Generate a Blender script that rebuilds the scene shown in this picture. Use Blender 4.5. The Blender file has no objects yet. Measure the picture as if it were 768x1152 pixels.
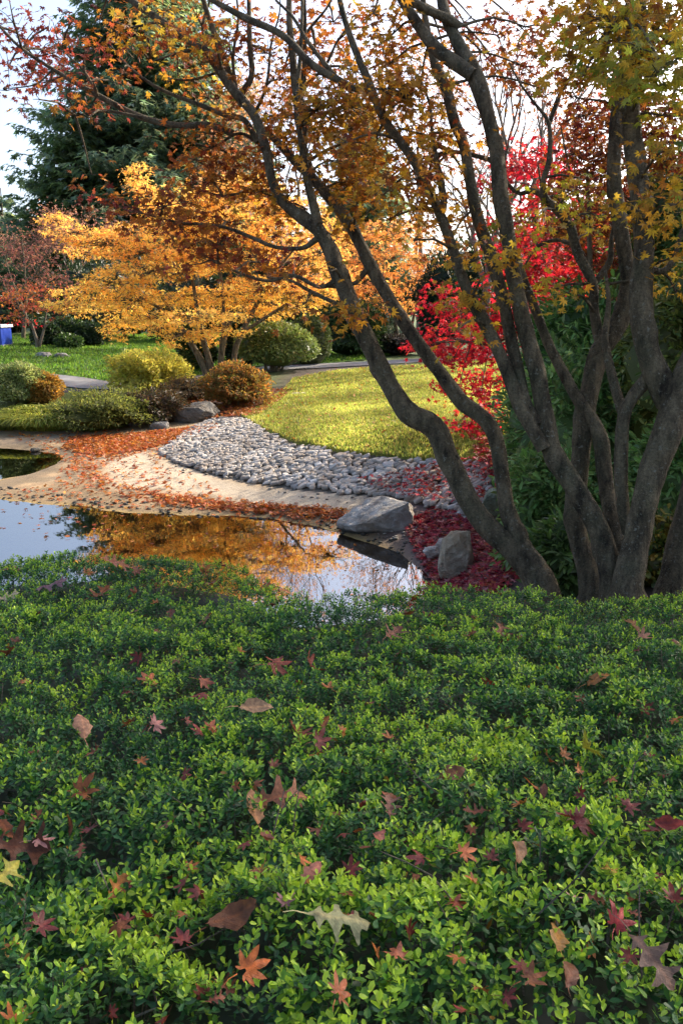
import bpy, math, random
import numpy as np
from mathutils import Vector
from mathutils.geometry import delaunay_2d_cdt

R = np.random.RandomState(7)
random.seed(7)
scene = bpy.context.scene
C = bpy.data.collections.new("garden"); scene.collection.children.link(C)

# ------------------------------------------------------------------ camera and pixel <-> place helpers
CAM = np.array([0.0, 0.0, 2.9]); PITCH = math.radians(14.2); F = 896.0
CP, SP = math.cos(PITCH), math.sin(PITCH)
def ray(px, py):
    xr = (px-384.0)/F; yu = (576.0-py)/F
    return np.array([xr, CP+yu*SP, -SP+yu*CP])
def at(px, py, Y):                       # the place a photo point has at forward distance Y
    d = ray(px, py); return CAM + d*(Y/d[1])
def atz(px, py, z):
    d = ray(px, py); return CAM + d*((z-CAM[2])/d[2])
def ppm(Y):                              # pixels per metre at distance Y (near enough)
    return F/(Y*1.0)

cam_d = bpy.data.cameras.new("camera"); cam = bpy.data.objects.new("camera", cam_d); scene.collection.objects.link(cam)
cam.location = CAM; cam.rotation_euler = (math.pi/2-PITCH, 0, 0)
cam_d.sensor_fit = 'VERTICAL'; cam_d.sensor_height = 36; cam_d.lens = 28; cam_d.clip_start = 0.05; cam_d.clip_end = 3000
scene.camera = cam

# ------------------------------------------------------------------ noise
def _h(ix, iy, s):
    n = (ix.astype(np.int64)*374761393 + iy.astype(np.int64)*668265263 + s*1274126177) & 0x7fffffff
    n = ((n ^ (n >> 13))*1274126177) & 0x7fffffff
    return ((n ^ (n >> 16)) & 0xffff)/65535.0
def vnoise(x, y, s=0):
    x = np.asarray(x, float); y = np.asarray(y, float)
    ix = np.floor(x); iy = np.floor(y); fx = x-ix; fy = y-iy
    fx = fx*fx*(3-2*fx); fy = fy*fy*(3-2*fy)
    a = _h(ix, iy, s); b = _h(ix+1, iy, s); c = _h(ix, iy+1, s); d = _h(ix+1, iy+1, s)
    return (a*(1-fx)+b*fx)*(1-fy)+(c*(1-fx)+d*fx)*fy - 0.5

# ------------------------------------------------------------------ mesh building (quads only)
def norm(v): return v/np.maximum(np.linalg.norm(v, axis=-1, keepdims=True), 1e-9)
class MB:
    def __init__(s): s.v = []; s.f = []; s.c = []; s.n = 0
    def add(s, v, f, col=(0.5, 0.5, 0.5)):
        v = np.asarray(v, float).reshape(-1, 3); f = np.asarray(f, np.int64).reshape(-1, 4)
        col = np.asarray(col, float)
        if col.ndim == 1: col = np.tile(col[:3], (len(v), 1))
        s.v.append(v); s.f.append(f+s.n); s.c.append(col); s.n += len(v)
    def build(s, name, mat, parent=None, smooth=False, origin=None):
        v = np.concatenate(s.v) if s.v else np.zeros((0, 3)); f = np.concatenate(s.f) if s.f else np.zeros((0, 4), int)
        c = np.concatenate(s.c) if s.c else np.zeros((0, 3))
        if parent is not None: v = v - np.array(parent.matrix_world.translation if False else parent["_loc"])
        elif origin is not None: v = v - np.array(origin)
        me = bpy.data.meshes.new(name)
        me.vertices.add(len(v)); me.vertices.foreach_set("co", v.astype(np.float32).ravel())
        me.loops.add(f.size); me.loops.foreach_set("vertex_index", f.astype(np.int32).ravel())
        me.polygons.add(len(f)); me.polygons.foreach_set("loop_start", np.arange(0, f.size, 4, dtype=np.int32))
        me.polygons.foreach_set("use_smooth", np.full(len(f), smooth))
        a = me.color_attributes.new("Col", 'FLOAT_COLOR', 'POINT')
        a.data.foreach_set("color", np.concatenate([c, np.ones((len(c), 1))], 1).astype(np.float32).ravel())
        me.update(calc_edges=True); me.validate()
        o = bpy.data.objects.new(name, me); C.objects.link(o); me.materials.append(mat)
        if parent is not None:
            o.parent = parent; root = parent
        elif origin is not None: o.location = origin
        o["_loc"] = list(parent["_loc"]) if parent is not None else list(origin if origin is not None else (0, 0, 0))
        return o
def tag(o, label=None, cat=None, group=None, kind=None):
    if label: o["label"] = label
    if cat: o["category"] = cat
    if group: o["group"] = group
    if kind: o["kind"] = kind
    return o
def thing(name, label, cat, loc, group=None):
    o = bpy.data.objects.new(name, None); C.objects.link(o); o.location = loc; o["_loc"] = [float(x) for x in loc]
    o.empty_display_size = 0.2
    return tag(o, label, cat, group)

# leaf templates: x along the leaf, y across, z up
def T(vs, fs): return np.array(vs, float), np.array(fs, int)
LEAF = T([(0, 0, 0), (.35, .20, .05), (.75, .26, .05), (1, 0, 0), (.75, -.26, .05), (.35, -.20, .05)], [(0, 3, 2, 1), (0, 5, 4, 3)])
LONG = T([(0, 0, 0), (.3, .13, .03), (.7, .14, .02), (1, 0, -.08), (.7, -.14, .02), (.3, -.13, .03)], [(0, 3, 2, 1), (0, 5, 4, 3)])
RHOMB = T([(0, 0, 0), (.5, .24, .03), (1, 0, -.05), (.5, -.24, .03)], [(0, 3, 2, 1)])
def palm(lobes, notch=.42):
    v = [(0, 0, 0)]; f = []
    a = [(math.radians(t), l) for t, l in lobes]
    nn = []
    for i in range(len(a)+1):
        if i == 0: t = a[0][0]-.2; r = notch*.5
        elif i == len(a): t = a[-1][0]+.2; r = notch*.5
        else: t = (a[i-1][0]+a[i][0])/2; r = notch
        nn.append((r*math.cos(t), r*math.sin(t), .03))
    for p in nn: v.append(p)
    for t, l in a: v.append((l*math.cos(t), l*math.sin(t), -.10*l))
    m = len(a)
    for i in range(m): f.append((0, 1+i, m+2+i, 2+i))
    return T(v, f)
PALM7 = palm([(-125, .45), (-82, .72), (-40, .93), (0, 1), (40, .93), (82, .72), (125, .45)])
PALM5 = palm([(-95, .6), (-48, .9), (0, 1), (48, .9), (95, .6)])
PALM3 = palm([(-62, .8), (0, 1), (62, .8)], .3)
def leaves(mb, tmpl, P, X, Z, S, col, jitter=.0, curl=0.0):
    n = len(P)
    if n == 0: return
    X = norm(X); Y = norm(np.cross(Z, X)); Zn = np.cross(X, Y)
    tv, tf = tmpl; k = len(tv)
    tv = np.tile(tv, (n, 1, 1))
    if curl: tv[:, :, 2] += (R.uniform(-curl, curl, (n, 1)))*(tv[:, :, 0]**2+tv[:, :, 1]**2)
    tv = tv*S[:, None, None]
    v = P[:, None, :]+tv[:, :, 0:1]*X[:, None, :]+tv[:, :, 1:2]*Y[:, None, :]+tv[:, :, 2:3]*Zn[:, None, :]
    f = tf[None]+(np.arange(n)*k)[:, None, None]
    mb.add(v.reshape(-1, 3), f.reshape(-1, 4), np.repeat(col, k, 0))
def rnd(n, s=1.0): return R.normal(0, s, (n, 3))
def pal(n, cols, var=.18, w=None):
    cols = np.array(cols, float); i = R.choice(len(cols), n, p=w)
    j = R.choice(len(cols), n, p=w); t = R.uniform(0, .5, (n, 1))
    c = cols[i]*(1-t)+cols[j]*t
    return np.clip(c*(1+R.normal(0, var, (n, 1)))*(1+R.normal(0, .05, (n, 3))), .002, .95)

# tubes
def smooth_path(pts, rad, step):
    pts = np.array(pts, float); rad = np.array(rad, float)
    if len(pts) == 2:
        n = max(2, int(np.linalg.norm(pts[1]-pts[0])/step)); t = np.linspace(0, 1, n+1)[:, None]
        return pts[0]*(1-t)+pts[1]*t, rad[0]*(1-t[:, 0])+rad[1]*t[:, 0]
    P = np.vstack([2*pts[0]-pts[1], pts, 2*pts[-1]-pts[-2]]); out = []; ro = []
    for i in range(1, len(P)-2):
        n = max(1, int(np.linalg.norm(P[i+1]-P[i])/step))
        for k in range(n):
            t = k/n; a, b, c, d = P[i-1], P[i], P[i+1], P[i+2]
            out.append(.5*(2*b+(c-a)*t+(2*a-5*b+4*c-d)*t*t+(3*b-a-3*c+d)*t**3)); ro.append(rad[i-1]*(1-t)+rad[i]*t)
    out.append(P[-2]); ro.append(rad[-1])
    return np.array(out), np.array(ro)
def tube(mb, pts, rad, step=.06, sides=8, col=(.1, .08, .06), lump=0.0, moss=None):
    p, r = smooth_path(pts, rad, step)
    n = len(p); t = norm(np.gradient(p, axis=0)) if n > 1 else np.array([[0, 0, 1.]])
    ref = np.array([.31, .77, .55]); u = norm(ref - (t@ref)[:, None]*t); w = np.cross(t, u)
    a = np.linspace(0, 2*math.pi, sides, endpoint=False)
    rr = np.tile(r[:, None], (1, sides))
    if lump:
        s = np.cumsum(np.r_[0, np.linalg.norm(np.diff(p, axis=0), axis=1)])
        ph = R.uniform(0, 100)
        rr = rr*(1+lump*(vnoise(s[:, None]*5+ph, np.cos(a)[None]*1.5+ph)*1.2+.5*vnoise(s[:, None]*14+ph, np.sin(a)[None]*2.5+np.cos(a)[None]*2)))
        knots = R.uniform(0, 1, max(1, int(s[-1]*1.6)))*s[-1]
        for kn in knots:
            ka = R.uniform(0, 6.28); rr = rr*(1+.20*np.exp(-((s[:, None]-kn)/.05)**2)*np.maximum(0, np.cos(a[None]-ka))**2)
    v = p[:, None]+rr[:, :, None]*(np.cos(a)[None, :, None]*u[:, None]+np.sin(a)[None, :, None]*w[:, None])
    i = np.arange(n-1)[:, None]*sides; j = np.arange(sides)[None]; j2 = (j+1) % sides
    f = np.stack([i+j, i+j2, i+sides+j2, i+sides+j], -1).reshape(-1, 4)
    mb.add(v.reshape(-1, 3), f, col)
    # closed end
    k = sides//2
    c0 = (n-1)*sides
    return p
# quad sphere
def qsphere(n):
    vs = {}; V = []; Fc = []
    def vid(p):
        k = tuple(np.round(p, 5))
        if k not in vs: vs[k] = len(V); V.append(p)
        return vs[k]
    lin = np.tan(np.linspace(-math.pi/4, math.pi/4, n+1))
    for ax in range(3):
        for sg in (-1, 1):
            for i in range(n):
                for j in range(n):
                    q = []
                    for (a, b) in ((i, j), (i+1, j), (i+1, j+1), (i, j+1)):
                        p = np.zeros(3); p[ax] = sg; p[(ax+1) % 3] = lin[a]; p[(ax+2) % 3] = lin[b]; q.append(vid(p))
                    Fc.append(q if sg > 0 else q[::-1])
    V = norm(np.array(V)); return V, np.array(Fc)
QS3, QS8, QS20 = qsphere(3), qsphere(8), qsphere(32)
def noise3(v, sc, s):
    return (vnoise(v[:, 0]*sc+v[:, 2]*sc*.7+s, v[:, 1]*sc-v[:, 2]*sc*.4, s)+vnoise(v[:, 1]*sc+17+s, v[:, 2]*sc+v[:, 0]*sc*.3, s+3))

# ------------------------------------------------------------------ materials
def M(name):
    m = bpy.data.materials.new(name); m.use_nodes = True; nt = m.node_tree; nt.nodes.clear()
    out = nt.nodes.new("ShaderNodeOutputMaterial"); return m, nt, out
def N(nt, t, **kw):
    n = nt.nodes.new(t)
    for k, v in kw.items():
        if k.startswith("i_"):
            key = k[2:]; key = int(key) if key.isdigit() else key.replace("_", " ")
            n.inputs[key].default_value = v
        else: setattr(n, k, v)
    return n
def ramp(nt, stops, src):
    r = nt.nodes.new("ShaderNodeValToRGB"); e = r.color_ramp.elements
    while len(e) > 1: e.remove(e[-1])
    e[0].position = stops[0][0]; e[0].color = (*stops[0][1], 1)
    for p, c in stops[1:]:
        x = e.new(p); x.color = (*c, 1)
    nt.links.new(src, r.inputs[0]); return r.outputs[0]
def mix(nt, fac, a, b, blend='MIX'):
    m = nt.nodes.new("ShaderNodeMix"); m.data_type = 'RGBA'; m.blend_type = blend
    for s, k in ((fac, 0), (a, 6), (b, 7)):
        if hasattr(s, "links"): nt.links.new(s, m.inputs[k])
        else: m.inputs[k].default_value = s if k == 0 else (*s[:3], 1)
    return m.outputs[2]
def noise(nt, scale, detail=4, rough=.6, vec=None, dim='3D'):
    n = N(nt, "ShaderNodeTexNoise"); n.inputs["Scale"].default_value = scale; n.inputs["Detail"].default_value = detail; n.inputs["Roughness"].default_value = rough
    if vec is not None: nt.links.new(vec, n.inputs["Vector"])
    return n.outputs["Fac"]
def geo_pos(nt): return N(nt, "ShaderNodeNewGeometry").outputs["Position"]
def bump(nt, h, strength=.5, dist=.02):
    b = N(nt, "ShaderNodeBump"); b.inputs["Strength"].default_value = strength; b.inputs["Distance"].default_value = dist
    nt.links.new(h, b.inputs["Height"]); return b.outputs[0]
def leaf_mat(name, trans=.35, rough=.5, spec=.35, tint=(1.0, 1.0, .75), nscale=60, vein=.25):
    m, nt, out = M(name)
    col = N(nt, "ShaderNodeAttribute", attribute_name="Col").outputs["Color"]
    n = noise(nt, nscale, 2, .6, geo_pos(nt))
    c = mix(nt, vein, col, ramp(nt, [(.3, (.45, .4, .4)), (.7, (1.25, 1.2, 1.1))], n), 'MULTIPLY')
    p = N(nt, "ShaderNodeBsdfPrincipled"); nt.links.new(c, p.inputs["Base Color"])
    p.inputs["Roughness"].default_value = rough; p.inputs["Specular IOR Level"].default_value = spec
    t = N(nt, "ShaderNodeBsdfTranslucent")
    c2 = mix(nt, 1.0, c, (*[x*1.5 for x in tint],), 'MULTIPLY'); nt.links.new(c2, t.inputs["Color"])
    mx = N(nt, "ShaderNodeMixShader"); mx.inputs[0].default_value = trans
    nt.links.new(p.outputs[0], mx.inputs[1]); nt.links.new(t.outputs[0], mx.inputs[2]); nt.links.new(mx.outputs[0], out.inputs[0])
    return m
MAPLE = leaf_mat("maple_leaf", .58, .5, .3)
EVERG = leaf_mat("evergreen_leaf", .25, .42, .35)
BOX = leaf_mat("boxwood_leaf", .30, .36, .28, nscale=90)
CONIF = leaf_mat("conifer_needles", .55, .6, .2, nscale=3, vein=.5)
GRASSM = leaf_mat("grass_blade", .5, .5, .25, nscale=8)
FALLEN = leaf_mat("fallen_leaf", .22, .55, .3, nscale=70, vein=.6)

def veined(base_name):
    m = leaf_mat(base_name, .2, .5, .35, nscale=90, vein=.8); nt = m.node_tree
    pr = [n for n in nt.nodes if n.type == 'BSDF_PRINCIPLED'][0]; src = pr.inputs["Base Color"].links[0].from_socket
    tc = N(nt, "ShaderNodeTexCoord"); sp = N(nt, "ShaderNodeSeparateXYZ"); nt.links.new(tc.outputs["Object"], sp.inputs[0])
    ab = N(nt, "ShaderNodeMath", operation='ABSOLUTE'); nt.links.new(sp.outputs[1], ab.inputs[0])
    mid = ramp(nt, [(.0, (1, 1, 1)), (.0012, (0, 0, 0))], ab.outputs[0])
    q = N(nt, "ShaderNodeMath", operation='MULTIPLY_ADD'); nt.links.new(ab.outputs[0], q.inputs[0]); q.inputs[1].default_value = -1.1; nt.links.new(sp.outputs[0], q.inputs[2])
    sn = N(nt, "ShaderNodeMath", operation='SINE'); k = N(nt, "ShaderNodeMath", operation='MULTIPLY'); k.inputs[1].default_value = 700; nt.links.new(q.outputs[0], k.inputs[0]); nt.links.new(k.outputs[0], sn.inputs[0])
    side = ramp(nt, [(.86, (0, 0, 0)), (.98, (.5, .5, .5))], sn.outputs[0])
    c = mix(nt, mid, src, (1.5, 1.35, 1.2), 'MULTIPLY'); c = mix(nt, side, c, (1.35, 1.25, 1.15), 'MULTIPLY'); nt.links.new(c, pr.inputs["Base Color"])
    n1 = noise(nt, 130, 3, .6, geo_pos(nt)); ad = N(nt, "ShaderNodeMath", operation='MULTIPLY_ADD'); nt.links.new(side, ad.inputs[0]); ad.inputs[1].default_value = .4; nt.links.new(n1, ad.inputs[2])
    nt.links.new(bump(nt, ad.outputs[0], .6, .003), pr.inputs["Normal"]); return m
FALLENV = veined("fallen_leaf_veined")
def bark_mat(name, dark, light, lichen=.5, sc=9):
    m, nt, out = M(name); pos = geo_pos(nt)
    mp = N(nt, "ShaderNodeMapping"); mp.inputs["Scale"].default_value = (1, 1, .35); nt.links.new(pos, mp.inputs[0])
    n1 = noise(nt, sc, 6, .65, mp.outputs[0])
    c = ramp(nt, [(.32, dark), (.52, tuple((a+b)/2 for a, b in zip(dark, light))), (.72, light)], n1)
    n2 = noise(nt, sc*2.6, 4, .7, pos)
    lich = ramp(nt, [(.60, (0, 0, 0)), (.64, (1, 1, 1))], n2)
    lm = N(nt, "ShaderNodeMath", operation='MULTIPLY'); nt.links.new(lich, lm.inputs[0]); lm.inputs[1].default_value = lichen
    c = mix(nt, lm.outputs[0], c, (.24, .22, .165))
    n4 = noise(nt, 5, 5, .7, pos)
    cg = ramp(nt, [(.5, (0, 0, 0)), (.7, (.6, .6, .6))], n4)
    c = mix(nt, cg, c, (.085, .085, .045))
    nf = noise(nt, 75, 4, .75, pos); c = mix(nt, .9, c, ramp(nt, [(.3, (.45, .45, .45)), (.5, (1, 1, 1)), (.7, (1.5, 1.45, 1.35))], nf), 'MULTIPLY')
    at_ = N(nt, "ShaderNodeAttribute", attribute_name="Col").outputs["Color"]
    sep = N(nt, "ShaderNodeSeparateColor"); nt.links.new(at_, sep.inputs[0])
    n3 = noise(nt, 14, 4, .7, pos)
    mm = N(nt, "ShaderNodeMath", operation='ADD'); nt.links.new(n3, mm.inputs[0]); nt.links.new(sep.outputs[1], mm.inputs[1])
    ms = ramp(nt, [(1.0, (0, 0, 0)), (1.12, (1, 1, 1))], mm.outputs[0])
    c = mix(nt, ms, c, (.045, .075, .012))
    p = N(nt, "ShaderNodeBsdfPrincipled"); nt.links.new(c, p.inputs["Base Color"]); p.inputs["Roughness"].default_value = .8
    p.inputs["Specular IOR Level"].default_value = .25
    vo = N(nt, "ShaderNodeTexVoronoi"); vo.inputs["Scale"].default_value = sc*5; nt.links.new(mp.outputs[0], vo.inputs["Vector"])
    ad = N(nt, "ShaderNodeMath", operation='MULTIPLY_ADD'); nt.links.new(vo.outputs["Distance"], ad.inputs[0]); ad.inputs[1].default_value = .35; nt.links.new(nf, ad.inputs[2])
    nt.links.new(bump(nt, ad.outputs[0], 1.0, .022), p.inputs["Normal"])
    nt.links.new(p.outputs[0], out.inputs[0]); return m
BARK = bark_mat("maple_bark", (.026, .018, .010), (.27, .205, .12), .85, 13)
BARKG = bark_mat("pale_bark", (.10, .075, .055), (.30, .24, .19), .3)
BARKC = bark_mat("conifer_bark", (.03, .02, .018), (.10, .07, .06), .1, 1.5)

def stone_mat(name, a, b, c_, sc=6, bd=.09):
    m, nt, out = M(name); pos = geo_pos(nt)
    n1 = noise(nt, sc, 7, .65, pos); n2 = noise(nt, sc*.35, 3, .6, pos)
    c = ramp(nt, [(.3, a), (.55, b), (.75, c_)], n1)
    c = mix(nt, ramp(nt, [(.45, (0, 0, 0)), (.65, (.7, .7, .7))], n2), c, (.26, .19, .12))
    col = N(nt, "ShaderNodeAttribute", attribute_name="Col").outputs["Color"]
    c = mix(nt, 1.0, c, col, 'MULTIPLY')
    p = N(nt, "ShaderNodeBsdfPrincipled"); nt.links.new(c, p.inputs["Base Color"]); p.inputs["Roughness"].default_value = .75
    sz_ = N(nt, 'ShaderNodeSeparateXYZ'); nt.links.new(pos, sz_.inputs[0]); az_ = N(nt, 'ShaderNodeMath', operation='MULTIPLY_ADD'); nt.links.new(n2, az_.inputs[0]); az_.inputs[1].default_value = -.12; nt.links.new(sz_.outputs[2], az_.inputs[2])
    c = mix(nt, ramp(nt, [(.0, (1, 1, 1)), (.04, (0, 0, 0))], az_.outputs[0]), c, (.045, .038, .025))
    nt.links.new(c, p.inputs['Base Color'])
    n3 = noise(nt, sc*4, 6, .7, pos)
    ad = N(nt, "ShaderNodeMath", operation='MULTIPLY_ADD'); nt.links.new(n3, ad.inputs[0]); ad.inputs[1].default_value = .5; nt.links.new(n1, ad.inputs[2])
    nt.links.new(bump(nt, ad.outputs[0], 1.0, bd), p.inputs["Normal"])
    nt.links.new(p.outputs[0], out.inputs[0]); return m
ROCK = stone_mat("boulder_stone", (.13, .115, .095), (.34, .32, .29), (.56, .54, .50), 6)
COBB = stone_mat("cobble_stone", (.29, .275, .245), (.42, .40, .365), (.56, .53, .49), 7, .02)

def plain(name, col, rough=.6, sc=12, amt=.3, bmp=.2):
    m, nt, out = M(name); pos = geo_pos(nt); n1 = noise(nt, sc, 5, .6, pos)
    c = mix(nt, amt, col, ramp(nt, [(.3, tuple(x*.5 for x in col)), (.7, tuple(min(1, x*1.4) for x in col))], n1))
    p = N(nt, "ShaderNodeBsdfPrincipled"); nt.links.new(c, p.inputs["Base Color"]); p.inputs["Roughness"].default_value = rough
    nt.links.new(bump(nt, n1, bmp, .02), p.inputs["Normal"]); nt.links.new(p.outputs[0], out.inputs[0]); return m

# ------------------------------------------------------------------ terrain
CTRL = []
def cz(px, py, z): p = atz(px, py, z); CTRL.append((p[0], p[1], z))
def cw(x, y, z): CTRL.append((x, y, z))
for px, py in ((-60, 558), (0, 560), (60, 567), (120, 574), (200, 580), (290, 583), (350, 592), (392, 604), (440, 618), (470, 640), (487, 664)): cz(px, py, 0.0)
for px, py in ((20, 600), (120, 605), (220, 610), (320, 618), (380, 640)): p = atz(px, py, 0); cw(p[0], p[1]-.4, -.28)
cw(-7, 9.5, -.3); cw(-12, 10, -.3); cw(-3, 7.9, -.22); cw(-6, 7.6, -.1); cw(-1.2, 7.6, -.18); cw(0, 7.4, -.1)
for x, z in ((-9, .3), (-4, .3), (-1.5, .35), (0.5, .35), (1.5, .45)): cw(x, 6.2, z)
for x in (-8, -4, -1.5, 0, 1.5, 3.5): cw(x, 4.8, .85+max(0, x)*.05)
for x in (-8, -3, 0, 3, 8): cw(x, 2.5, 1.15); cw(x, 0, 1.25); cw(x, -4, 1.3)
cz(0, 550, .05); cz(30, 552, .05); cz(20, 520, -.10); cz(48, 526, -.05); cz(-20, 522, -.16); cz(-60, 524, -.16); cz(10, 535, -.08); cz(-30, 540, -.06); cz(30, 512, -.05); cz(70, 545, .05); cz(5, 500, .04); cz(80, 520, .07); cz(40, 500, .07)
cz(150, 520, .13); cz(120, 545, .07); cz(200, 555, .08); cz(300, 565, .09); cz(370, 572, .12)
cz(185, 516, .17); cz(250, 539, .18); cz(330, 552, .2); cz(400, 557, .22); cz(450, 561, .24); cz(490, 575, .28); cz(560, 592, .4)
cz(205, 492, .28); cz(240, 471, .33); cz(275, 473, .45); cz(320, 496, .55); cz(380, 509, .6); cz(440, 514, .62); cz(490, 517, .65); cz(550, 522, .75)
cz(0, 485, .12); cz(80, 483, .13); cz(150, 487, .16); cz(215, 478, .25)
cz(20, 455, .5); cz(120, 455, .5); cz(200, 445, .55); cz(260, 440, .6)
cz(400, 460, .7); cz(320, 425, .78); cz(480, 420, .9); cz(570, 440, .95); cz(440, 408, .95); cz(560, 402, 1.05)
cz(100, 434, .6); cz(30, 432, .62); cz(170, 420, .72); cz(100, 400, 1.05); cz(30, 396, 1.15); cz(200, 395, 1.05); cz(330, 408, .9)
cz(540, 640, .25); cz(515, 650, .12); cz(480, 600, .12); cz(520, 590, .3); cz(570, 620, .5); cz(440, 600, .1)
cw(2.4, 8.5, .7); cw(3.5, 7, .9); cw(4.5, 10, 1.1); cw(3.5, 14, 1.1); cw(8, 14, 1.4); cw(9, 7, 1.3); cw(7, 22, 1.4); cw(12, 30, 1.6)
cw(-14, 14, .1); cw(-15, 18, .25); cw(-16, 24, .7); cw(-20, 10, .2)
for x in (-40, -20, 0, 20, 40): cw(x, 55, 1.6); cw(x, 90, 2.0)
CTRL = np.array(CTRL)
def tps_k(r2): return np.where(r2 > 1e-12, r2*np.log(np.maximum(r2, 1e-12)), 0)
def fit():
    P = CTRL[:, :2]; n = len(P); d2 = ((P[:, None]-P[None])**2).sum(-1)
    A = np.zeros((n+3, n+3)); A[:n, :n] = tps_k(d2)+np.eye(n)*.3; A[:n, n] = 1; A[:n, n+1:] = P; A[n, :n] = 1; A[n+1:, :n] = P.T
    return np.linalg.solve(A, np.r_[CTRL[:, 2], 0, 0, 0])
W = fit()
def H(x, y):
    x = np.asarray(x, float); y = np.asarray(y, float); sh = np.broadcast(x, y).shape
    X = np.broadcast_to(x, sh).ravel(); Y = np.broadcast_to(y, sh).ravel(); out = np.empty(len(X)); P = CTRL[:, :2]; n = len(P)
    for s in range(0, len(X), 20000):
        a = X[s:s+20000]; b = Y[s:s+20000]
        r2 = (a[:, None]-P[:, 0])**2+(b[:, None]-P[:, 1])**2
        out[s:s+20000] = tps_k(r2)@W[:n]+W[n]+W[n+1]*a+W[n+2]*b
    far = np.clip((np.maximum(np.abs(X)-14-Y*.3, np.maximum(Y-55, -Y-3)))/14, 0, 1); far = far*far*(3-2*far)
    out = out*(1-far)+far*np.where(Y < 4, 1.3, 2.0)
    return out.reshape(sh)
def gnd(px, py):                          # where the line of sight through a photo point meets the ground
    d = ray(px, py); t = np.concatenate([np.arange(3, 40, .05), np.arange(40, 200, .5)])/d[1]
    p = CAM[None]+t[:, None]*d[None]; hit = p[:, 2] < np.maximum(H(p[:, 0], p[:, 1]), -.5)
    i = np.argmax(hit) if hit.any() else len(t)-1
    q = p[i].copy(); q[2] = float(H(q[0], q[1])); return q

def seg_dist(X, Y, poly, closed=True):
    poly = np.asarray(poly); d = np.full(X.shape, 1e9); n = len(poly)
    for i in range(n if closed else n-1):
        a = poly[i]; b = poly[(i+1) % n]; ab = b-a
        t = np.clip(((X-a[0])*ab[0]+(Y-a[1])*ab[1])/max(ab@ab, 1e-9), 0, 1)
        d = np.minimum(d, np.hypot(X-a[0]-t*ab[0], Y-a[1]-t*ab[1]))
    return d
def inside(X, Y, poly):
    poly = np.asarray(poly); r = np.zeros(X.shape, bool); n = len(poly)
    for i in range(n):
        x1, y1 = poly[i]; x2, y2 = poly[(i+1) % n]
        c = ((y1 > Y) != (y2 > Y)) & (X < (x2-x1)*(Y-y1)/((y2-y1) if y2 != y1 else 1e-9)+x1)
        r ^= c
    return r
def sdf(X, Y, poly): d = seg_dist(X, Y, poly); return np.where(inside(X, Y, poly), d, -d)
def gpoly(pts): return np.array([gnd(*p)[:2] for p in pts])

LAWN = np.vstack([gpoly([(272, 470), (300, 486), (330, 499), (380, 510), (440, 516), (490, 519), (540, 522), (585, 505)]),
                  [[4.2, 17], [6.0, 24], [7.5, 31]], gpoly([(560, 405), (480, 411), (420, 414), (370, 419), (330, 427), (318, 440)])])
LAWN = LAWN[np.r_[0:len(LAWN)]]
FARLAWN = np.vstack([gpoly([(-60, 430), (-10, 428), (70, 422), (128, 431), (150, 430), (200, 428), (300, 411), (370, 409), (420, 404), (440, 400)]), [[4, 46], [-2, 52], [-12, 50], [-24, 46], [-30, 38]]])
SIDELAWN = gpoly([(-60, 470), (-60, 438), (0, 438), (70, 442), (110, 440), (150, 440), (185, 446), (150, 458), (90, 466), (30, 468)])
COB = gpoly([(178, 511), (196, 493), (222, 479), (240, 470), (272, 471), (300, 487), (330, 500), (380, 511), (440, 517), (490, 520), (540, 523), (590, 522), (600, 560), (560, 588), (520, 582), (480, 571), (450, 562), (400, 557), (330, 551), (250, 538), (205, 524)])
PATHC = gpoly([(-60, 424), (20, 424), (70, 428), (130, 436), (200, 431), (300, 416), (365, 412), (420, 409), (470, 406), (560, 399)])
SANDB = gpoly([(110, 520), (165, 505), (180, 513), (250, 540), (330, 553), (400, 559), (415, 575), (370, 577), (300, 568), (220, 555), (140, 545)])
SHORE = gpoly([(-60, 560), (0, 561), (60, 568), (120, 575), (200, 581), (290, 584), (350, 593), (392, 605)])

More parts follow.
